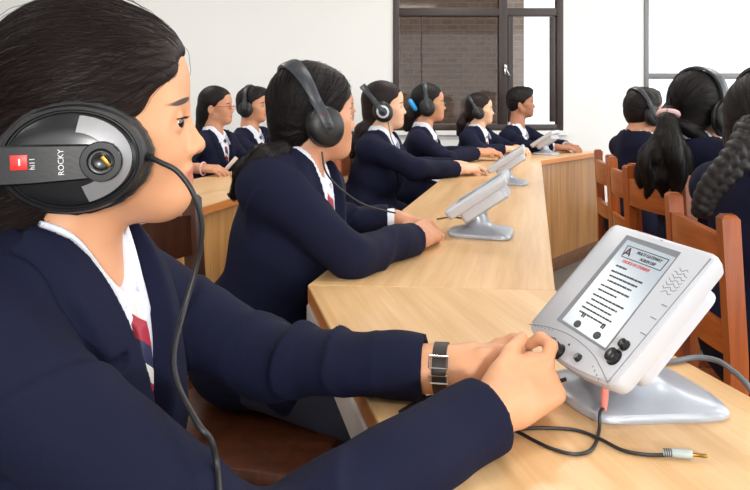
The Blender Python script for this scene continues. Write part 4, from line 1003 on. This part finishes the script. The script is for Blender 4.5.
r11 = person('person in headphones and pale pink hair tie, back turned, on an orange chair',
    at(699, 111, 2.3), 35, at(690, 146, 2.28), (1.075, 2.29, .55), 22,
    {'R': dict(elbow=(1.25, 2.05, .785), wrist=(1.46, 2.15, .79), d=(.9, .3, 0), nb=(.1, -.3, .95)), 'L': dict(elbow=(1.25, 2.50, .79), wrist=(1.46, 2.40, .79), d=(.9, -.3, 0), nb=(0, 0, 1))},
    dict(kind='girl', thick=.012), s=1.0, skin='skin_mid', hb=.005, hc=.006, seed=11, tie=True, opts=dict(strands=1600, hh=.0042),
    tail=dict(pts=[at(669, 112, 2.22), at(666, 122, 2.17), at(663, 140, 2.14), at(660, 158, 2.13), at(661, 176, 2.13), at(664, 192, 2.14)], r=[.022, .024, .026, .034, .034, .012], more=[([at(669, 114, 2.2), at(663, 132, 2.17), at(652, 152, 2.15), at(643, 172, 2.16), at(640, 187, 2.16)], [.012, .018, .026, .024, .005]), ([at(668, 116, 2.2), at(658, 140, 2.15), at(646, 160, 2.12), at(650, 182, 2.12), at(646, 197, 2.13)], [.01, .016, .022, .018, .004]), ([at(672, 114, 2.2), at(675, 136, 2.17), at(683, 156, 2.16), at(686, 178, 2.16), at(683, 196, 2.17)], [.012, .018, .026, .022, .005]), ([at(670, 120, 2.17), at(672, 150, 2.10), at(678, 175, 2.10), at(674, 199, 2.11)], [.02, .03, .026, .006]), ([at(680, 125, 2.22), at(698, 136, 2.22), at(708, 144, 2.2), at(717, 152, 2.2)], [.016, .022, .014, .004])]))
bp = [at(752, 130, 1.49), at(746, 145, 1.44), at(737, 158, 1.41), at(727, 170, 1.395), at(717, 181, 1.39), at(709, 192, 1.39), at(704, 203, 1.39), at(702, 214, 1.39)]
r12 = person('person in headphones and long braid, back turned, cut off by the photo edge',
    at(776, 128, 1.58), 15, at(768, 174, 1.56), (.915, 1.57, .55), 20,
    {'R': dict(elbow=(1.06, 1.32, .785), wrist=(1.26, 1.42, .79), d=(.9, .3, 0), nb=(.1, -.3, .95)), 'L': dict(elbow=(1.08, 1.78, .79), wrist=(1.28, 1.68, .79), d=(.9, -.3, 0), nb=(0, 0, 1))},
    dict(kind='girl', thick=.012), s=1.0, skin='skin_mid', hb=.005, hc=.0055, seed=12, tie=False, opts=dict(strands=500, hh=.004),
    tail=dict(pts=[bp[0], bp[1]], r=[.034, .030]))
# the braid: three crossing strands
def braid(pts, r0, r1, parent, O):
    c = spline(pts, 14); n = len(c); t = np.linspace(0, 1, n); T = np.gradient(c, axis=0); T /= np.linalg.norm(T, axis=1)[:, None]
    u = np.cross(T, nrm(V(.3, -.9, .1))); u /= np.linalg.norm(u, axis=1)[:, None]; w = np.cross(T, u); sd = SD()
    for k in range(3):
        ph = t*2*PI*3.6+k*2*PI/3; r = (r0+(r1-r0)*t)
        q = c+u*(np.sin(ph)*r*.75)[:, None]+w*(np.sin(2*ph)*r*.42)[:, None]
        for i in range(0, n-1): sd.add(rc(q[i], q[i+1], r[i]*.62, r[i+1]*.62), .003)
    v, f = surface(sd, .0028)
    q = v-c[np.argmin(((v[:, None]-c[None, ::4])**2).sum(2), 1)*4]
    a = np.stack([np.einsum('ij,j->i', q, u[0])*1.0+np.sin(v[:, 2]*60)*.01, v[:, 2]*.6, np.zeros(len(v))], 1)
    return fill_mesh('braid', v, f, M['hair'], parent, O, {'flow': a})
braid(bp, .027, .015, r12['root'], r12['O'])
# hair ties and a bangle are parts of their wearers
def band_at(pr, p, ax, r, th, mat, name='hair_tie'):
    ax = nrm(ax); u = nrm(np.cross(ax, (.3, .2, .9))); w = np.cross(ax, u); a = np.linspace(0, 2*PI, 25)
    MB().tube([np.asarray(p)+r*(math.cos(q)*u+math.sin(q)*w)-pr['O'] for q in a], th, 8, False).build(name, M[mat], pr['root'])
band_at(r11, at(668.5, 114, 2.205), (-.1, -.15, -.5), .026, .010, 'scrunchie')
band_at(g4, at(413, 105, 4.22), (-.5, .1, -.3), .03, .012, 'blue_tie')
band_at(l7, V(-.835, 3.405, .785), (.9, -.25, 0), .031, .004, 'scrunchie', 'bangle')

# ------------------------------------------------------------------ what they wear on the head
hp2 = headphones('black headphones with red letter mark on the person at the table corner', g2, .047, 22, None, .040, cups=(1, 1), up=.138, ear=(-.008, -.022),
    cable=[at(322, 152, 1.47), at(326, 172, 1.44), at(342, 190, 1.45), at(365, 205, 1.50), at(395, 213, 1.62)], mat='black')
text_mesh('R', .012, 'side_mark', M['red'], hp2, lambda v: (np.stack([v[:, 0]-.020, np.full(len(v), -.1135), v[:, 1]+.004], 1)@g2['R'].T)*g2['s'])
headphones('dark headphones with a silver ring on the ear cup', g3, .050, 38, 'silver', .034, up=.136,
    cable=[at(388, 122, 3.28), at(392, 140, 3.2), at(401, 155, 3.2), at(403, 160, 3.2)])
headphones('dark headphones on the person in green armed glasses', g4, .052, 6, None, .030, up=.134)
headphones('dark headphones on the person before the window mullion', g5, .046, 30, None, .028, up=.134)
headphones('dark headphones on the person beside the one in red glasses', l8, .050, 4, None, .032, up=.138)
headphones('black headphones on the person seated beside the brown panel', r10, .052, 20, None, .032, up=.142)
headphones('black headphones on the person with the pale pink hair tie', r11, .056, -4, None, .062, up=.142)
hp12 = headphones('black headphones with a silver dot on the band, on the person with the braid', r12, .050, 4, None, .066, up=.140)
MB().lathe([(.0045, 0), (.0045, .002), (.001, .0028)], r12['R']@V(-.034, .03, .136)*1.0, r12['R']@roty(D(-35)), 14).build('dot', M['silver'], hp12)
glasses('red framed glasses worn at the left table', l7, 'glass_red', 'glass_red')
glasses('glasses with bright green arms, worn in the middle row', g4, 'grey_pl', 'glass_green')
print('people', round(time.time()-T0, 1))

# ---- the big headphones of the nearest girl
H, R, s = g1['H'], g1['R'], g1['s']; O1 = V(*H)
hp = thing('headphones', 'large black headphones with red badge and silver crescent on the ear cup', 'headphones', tuple(O1))
ta = D(2); A = np.stack([V(math.cos(ta), 0, math.sin(ta)), V(-math.sin(ta), 0, math.cos(ta)), V(0, -1, 0)], 1)       # cup plane: back-front, up, outwards
CC = V(-.011, -.094, -.030); A = A@rotx(D(0))
def cupxf(v): return ((CC+np.asarray(v)@A.T)@R.T)*1.0
RX, RY = .063, .0485
def cup(sign):
    xf = (lambda v: cupxf(v)) if sign < 0 else (lambda v: (((CC+np.asarray(v)@A.T)*V(1, -1, 1))@R.T))
    c = MB(); k = RY/RX
    c.lathe([(RX*.6, -.004), (RX*.97, -.004), (RX, .002), (RX*.995, .008), (RX*.955, .0125), (RX*.90, .0135), (RX*.88, .0115), (RX*.86, .0118), (RX*.80, .0165), (RX*.5, .0205), (.001, .0215)], n=56, sy=k).build('ear_cup', M['black'], hp, xf=xf)
    q = MB(); n = 72; a = np.arange(n)/n*2*PI; rr = random.Random(2); bumps = 1+.012*np.sin(a*17)*np.sin(a*5+1)+.008*np.sin(a*31)
    rings = [np.stack([r*RX*np.cos(a)*b_, r*RX*k*np.sin(a)*b_, np.full(n, h)], 1) for r, h, b_ in ((.55, -.004, 1), (.6, -.022, 1), (.8, -.030, bumps), (1.0, -.024, bumps), (1.07, -.012, bumps), (1.05, -.002, bumps), (.95, .001, 1))]
    q.loft(rings).build('cushion', M['leather'], hp, xf=xf)
    return xf
cup(1); xf = cup(-1)
pl = MB(); n = 60; a = np.arange(n)/n*2*PI; k = RY/RX
pl.loft([np.stack([.83*RX*np.cos(a), .83*RX*k*np.sin(a), np.full(n, .0120)], 1), np.stack([.83*RX*np.cos(a), .83*RX*k*np.sin(a), np.full(n, .0165)], 1), np.stack([.80*RX*np.cos(a), .80*RX*k*np.sin(a), np.full(n, .0178)], 1), np.stack([.4*RX*np.cos(a), .4*RX*k*np.sin(a), np.full(n, .0222)], 1), np.stack([.02*RX*np.cos(a), .02*RX*k*np.sin(a), np.full(n, .023)], 1)])
pl.build('cover_plate', M['black_gloss'], hp, xf=xf)
# silver crescent set in the plate
m = MB(); rings = []; aa = np.linspace(D(-74), D(80), 40)
prof = lambda a_, r, z: (r*RX*math.cos(a_), r*RX*k*math.sin(a_), z)
inner = [prof(q, .50, .0205) for q in aa]; outer = [prof(q, .83, .0172) for q in aa]
sec = []
for q in aa: sec.append([prof(q, .50, .0190), prof(q, .80, .0150), prof(q, .805, .0182), prof(q, .66, .0208), prof(q, .50, .0226)])
m.loft(sec).build('silver_crescent', M['silver_dull'], hp, xf=xf)
hub = (.0265, -.002)
ar = MB(); sec = []
HWp = .0168
for x, z in ((hub[0]+.0135, .0225), (hub[0]+.010, .0245), (-.03, .0255), (-.06, .0245)):
    w_ = HWp*(.55 if x > hub[0]+.012 else (.86 if x > hub[0]+.005 else 1))
    sec.append([(x, hub[1]-w_, z-.004), (x, hub[1]-w_, z+.002), (x, hub[1]-w_+.0015, z+.004), (x, hub[1]+w_-.0015, z+.004), (x, hub[1]+w_, z+.002), (x, hub[1]+w_, z-.004)])
# the arm runs on round the back of the head as the band
b0 = V(-.06, 0, .0245)
for i in range(1, 21):
    a_ = D(90+180*i/20*1.0); cx, cy = -.075, -(.0245+.094)   # half ring behind the head, in cup coordinates (x back, z outwards)
    rx_, rz_ = .075, .0245+.094
    x = -.06-(rx_)*math.sin(D(180*i/20)); z = -.094+rz_*math.cos(D(180*i/20)); nx, nz = nrm(V(-math.sin(D(180*i/20))/rx_, math.cos(D(180*i/20))/rz_, 0))[:2]
    e = []
    for yy, tn in ((-1, -.004), (-1, .002), (-.91, .004), (.91, .004), (1, .002), (1, -.004)): e.append((x+nx*tn, hub[1]+HWp*yy, z+nz*tn))
    sec.append(e)
ar.loft(sec).build('headband', M['black'], hp, xf=xf)
hb_ = MB(); hb_.lathe([(.0125, .022), (.0172, .0225), (.0175, .0300), (.0165, .0318), (.0115, .0318), (.0105, .0290), (.0085, .0285)], (hub[0], hub[1], 0), n=40).build('hub', M['black_gloss'], hp, xf=xf)
MB().lathe([(.0082, .0275), (.0082, .0292), (.006, .0302), (.0028, .0292), (.0005, .0292)], (hub[0], hub[1], 0), n=24).build('pivot', M['black_gloss'], hp, xf=xf)
MB().box((hub[0]+.004, hub[1], .0305), (.0018, .0055, .0012), rotz(.6), bev=.0004).build('pivot_slot', M['brass'], hp, xf=xf)
MB().box((-.0385, .0005, .0297), (.0068, .0064, .0006), bev=.0003).build('badge', M['red'], hp, xf=xf)
MB().box((-.0380, .0008, .0304), (.0007, .0028, .0002), bev=0).build('badge_mark', M['white_ink'], hp, xf=xf)
tx = lambda cx, cy, z: (lambda v: xf(np.stack([cx-v[:, 1], cy+v[:, 0], z+v[:, 2]], 1)))
text_mesh('ROCKY', .0066, 'lettering', M['white_ink'], hp, tx(-.0055, -.001, .0293))
text_mesh('hi11', .0060, 'lettering', M['white_ink'], hp, tx(-.0280, -.001, .0298))
# cable from the front of the cup; it drops onto the sleeve and lies there
def oncoat(px, py, off=.0035):
    d = nrm(at(px, py, 1.0)-V(0, 0, CAMZ)); q = V(0, 0, CAMZ)+d*.25
    for _ in range(200):
        e_ = g1['coat'](q[None])[0]-off
        if e_ < .0003: break
        q = q+d*e_*.7
    return q if q[1] < .75 else at(px, py, .55)
cb = spline([O1+xf(np.array([[RX*.98, -.001, .004]]))[0], at(160, 162, .63), at(178, 172, .63), at(194, 195, .63), at(202, 228, .635), at(196, 268, .64), at(184, 310, .63), at(174, 352, .60), at(178, 385, .58), oncoat(199, 425), oncoat(211, 440), oncoat(217, 465), oncoat(220, 500)], 8)
MB().tube(cb-O1, .0026, 10).build('cable', M['cable'], hp)
bt = MB().tube([O1*0+cb[0]-O1, cb[3]-O1], .0042, 10).build('strain_relief', M['black'], hp)
# brows, lashes and eyes of the nearest girl
for y in (-.0315, .0315):
    c = H+R@V(.0700, y, 0)*s
    ey = MB().lathe([(.0003, .0133), (.0060, .0117), (.0063, .0110), (.0060, .0108)], tuple(c-g1['O']), R@rotz(D(-22))@np.stack([V(0, 1, 0), V(0, 0, 1), V(1, 0, 0)], 1), 20).build('iris', plain('dark_iris', srgb(30, 18, 14), .12), g1['root'])
    lash = MB(); rr = random.Random(5)
    for i in range(26):
        u = i/25*2-1; p0 = c+R@V(.0142*math.cos(u*.95)*math.cos(.28), math.copysign(1, y)*.0142*math.sin(u*.95), .0042)*s
        p1 = p0+R@V(.0050, math.copysign(1, y)*.004*u, .0012+.001*rr.random())*s; lash.tube([p0-g1['O'], (p0+p1)/2-g1['O']-V(0, 0, .0006), p1-g1['O']], [.00035, .0003, .0001], 4)
    lash.tube([c+R@V(.0144*math.cos(q_)*.93, .0144*math.sin(q_)*.93, .0052-.0018*abs(math.sin(q_)))*s-g1['O'] for q_ in np.linspace(-1.35, 1.35, 15)], .0008, 6)
    lash.build('eyelashes', M['hair'], g1['root'])
# eye white: a shallow cap in front of the eyeball
ww = plain('eye_white', srgb(188, 178, 170), .5)
for y in (-.0315, .0315):
    c = H+R@V(.0700, y, 0)*s; MB().lathe([(.0004, .01268), (.006, .0112), (.0098, .0080), (.0118, .0046), (.0126, .0010)], tuple(c-g1['O']), R@np.stack([V(0, 1, 0), V(0, 0, 1), V(1, 0, 0)], 1), 24).build('eye_white', ww, g1['root'])

# ------------------------------------------------------------------ watch, cables, papers
e, w = V(-.125, .865, .785), at(440, 368, .822); dw = nrm(w-e); wc = w+dw*.002
wt = thing('wristwatch', 'wristwatch with dark leather strap and silver buckle, beside the blazer cuff', 'watch', tuple(wc))
u = nrm(np.cross(dw, (0, 0, 1))); v_ = np.cross(u, dw); rx, ry = .0285, .0275
st = MB(); rings = []
n = 40
for i in range(n):
    a = i/n*2*PI; o = u*math.cos(a)*rx+v_*math.sin(a)*ry; nn = nrm(o); rings.append([o-dw*.008-nn*.0003, o+dw*.008-nn*.0003, o+dw*.008+nn*.0018, o-dw*.008+nn*.0018])
st.loft(rings+[rings[0]], False).build('strap', M['strap'], wt)
def ringframe(a, w1, h1, th, mat, nm):
    o = u*math.cos(a)*rx+v_*math.sin(a)*ry; nn = nrm(o); tt = np.cross(dw, nn); c = o+nn*.0032; m = MB()
    P4 = [c+dw*w1*sx+tt*h1*sy for sx, sy in ((-1, -1), (1, -1), (1, 1), (-1, 1), (-1, -1))]
    m.tube(np.array([P4[0], P4[1]]), th, 8); m.tube(np.array([P4[1], P4[2]]), th, 8); m.tube(np.array([P4[2], P4[3]]), th, 8); m.tube(np.array([P4[3], P4[0]]), th, 8)
    return m.build(nm, mat, wt)
fa = math.atan2(np.dot(nrm(V(0, 0, .55)+V(0, -1, 0)), v_), np.dot(nrm(V(0, 0, .55)+V(0, -1, 0)), u))
ringframe(fa+.05, .0105, .0065, .0013, M['chrome'], 'buckle'); ringframe(fa-.55, .0105, .0045, .0012, M['chrome'], 'keeper')
o = u*math.cos(fa-.28)*rx+v_*math.sin(fa-.28)*ry; MB().box(o+nrm(o)*.0035, (.008, .0042, .0012), np.stack([dw, np.cross(dw, nrm(o))*-1, nrm(o)], 1), .0008).build('strap_tip', M['strap'], wt)
MB().lathe([(.013, 0), (.0145, .001), (.0145, .006), (.012, .0075), (.0005, .0075)], u*math.cos(fa+PI)*rx+v_*math.sin(fa+PI)*ry, np.stack([dw, np.cross(nrm(u*math.cos(fa+PI)+v_*math.sin(fa+PI)), dw), nrm(u*math.cos(fa+PI)*rx+v_*math.sin(fa+PI)*ry)], 1), 24).build('case', M['chrome'], wt)

def tbl(px, py, z=.7523): Y = (CAMZ-z)*FPX/(py-HOR); return at(px, py, Y)
def cord(name, label, pts, r, mat, ends=()):
    o = V(*pts[0]); t = thing(name, label, 'cable', tuple(o)); MB().tube(spline([p-o for p in pts], 10), r, 8).build('cord', mat, t)
    return t, o
p_top = at(604, 388, .765)
c1, o1 = cord('audio_cable', 'thin black cable with pink plug hanging from the nearest console',
    [p_top+V(.0, .0, -.022), at(600, 413, .755), tbl(599, 431), tbl(592, 449), tbl(575, 454), tbl(553, 449), tbl(535, 441), tbl(518, 432), tbl(498, 424)], .0019, M['cable'])
MB().tube([p_top-o1+V(.002, 0, .012), p_top-o1+V(.0005, 0, -.012), p_top-o1+V(0, 0, -.024)], [.0042, .0042, .0030], 12).build('plug', M['pink_plug'], c1)
c2_, o2 = cord('audio_cable', 'black cable ending in a grey jack plug lying on the table',
    [tbl(500, 432), tbl(522, 429), tbl(545, 428), tbl(575, 430), tbl(598, 438), tbl(622, 450), tbl(645, 454.5), tbl(664, 455)], .0019, M['cable'])
pe = [tbl(663, 455)-o2+V(0, 0, .0025), tbl(672, 455.8)-o2+V(0, 0, .003), tbl(692, 457.5)-o2+V(0, 0, .003)]
MB().tube([pe[0], pe[1], pe[1]+(pe[2]-pe[1])*.1, pe[2]-(pe[2]-pe[1])*.05, pe[2]], [.0030, .0034, .0044, .0044, .0036], 14).build('plug_sleeve', M['plug_grey'], c2_)
rb = MB(); dd = (pe[1]-pe[0])
for k in range(4): q = pe[0]+dd*(.1+.24*k); rb.tube([q, q+dd*.12], .0040, 12)
rb.build('grip_ring', M['ink'], c2_)
jp = tbl(708, 459.3)-o2+V(0, 0, .003); jd = jp-pe[2]
MB().tube([pe[2], pe[2]+jd*.45, pe[2]+jd*.5, pe[2]+jd*.55, pe[2]+jd*.9, jp], [.0019, .0019, .0015, .0019, .0019, .0006], 12).build('jack_pin', M['brass'], c2_)
cord('power_cable', 'thick grey cable curving from behind the nearest console', [at(645, 366, .93)*V(1, 1, 0)+V(0, 0, .7545), tbl(672, 361.5, .7545), tbl(697, 357.5, .7545), tbl(718, 361, .7545), tbl(733, 371, .7545), tbl(744, 381, .7545), at(754, 394, .85)], .0038, M['cable_grey'])
c3_, _ = cord('audio_cable', 'short black lead held in the fingers below the console knob', [at(566, 379, .80), at(556, 382, .805), at(545, 385, .81)], .0022, M['cable'])
cord('audio_cable', 'thin dark cable on the long table in front of the end on console', [tbl(437, 219), tbl(452, 217), tbl(468, 219), tbl(476, 219)], .0022, M['cable'])
cord('audio_cable', 'black cable on the table below the wristwatch', [tbl(400, 412), tbl(412, 405), tbl(425, 398), tbl(447, 396), tbl(462, 398)], .0024, M['cable'])
pp = MB(); pc = V(-.745, 3.62, .79); pp.box((0, 0, 0), (.045, .09, .0012), roty(D(-50))@rotz(D(10)), bev=.0005)
po = pp.build('paper_sheet', M['paper'], None); po.location = pc; tag(po, 'white paper sheet propped beside the person in red glasses', 'paper')

# ------------------------------------------------------------------ light: daylight from the right windows, added fill from behind and the ceiling, white sky
wd = bpy.data.worlds.new('sky'); SC.world = wd; wd.use_nodes = True; bg = wd.node_tree.nodes['Background']; bg.inputs[0].default_value = (.93, .96, 1, 1); bg.inputs[1].default_value = 2.6
def area(name, loc, to, sx, sy, e, col=(1, 1, 1)):
    ld = bpy.data.lights.new(name, 'AREA'); ld.shape = 'RECTANGLE'; ld.size = sx; ld.size_y = sy; ld.energy = e; ld.color = col
    o = bpy.data.objects.new(name, ld); COL.objects.link(o); o.location = loc; o.rotation_euler = (Vector(to)-Vector(loc)).to_track_quat('-Z', 'Y').to_euler(); return o
area('added_front_fill', (.4, -3.1, 1.75), (.4, 3, 1.2), 5.0, 1.8, 50, (1, .98, .95))  # added fill lamp behind the camera, sized like a window
area('daylight_right_window', (4.5, .2, 1.75), (0, 1.0, .9), 3.2, 1.7, 120, (1, .99, .97))
area('daylight_right_window', (4.5, 3.8, 1.75), (0, 3.4, .9), 3.0, 1.7, 62, (1, .99, .97))
area('photographer_flash', (.30, -1.5, 1.36), (.6, 3.2, 1.0), .2, .2, 50, (1, .98, .95))
SC.view_settings.view_transform = 'Standard'; SC.view_settings.look = 'None'; SC.view_settings.gamma = 1; SC.view_settings.exposure = EXPO = -0.55
SC.cycles.use_denoising = True; SC.cycles.max_bounces = 6; SC.cycles.transparent_max_bounces = 8
print('script', round(time.time()-T0, 1))
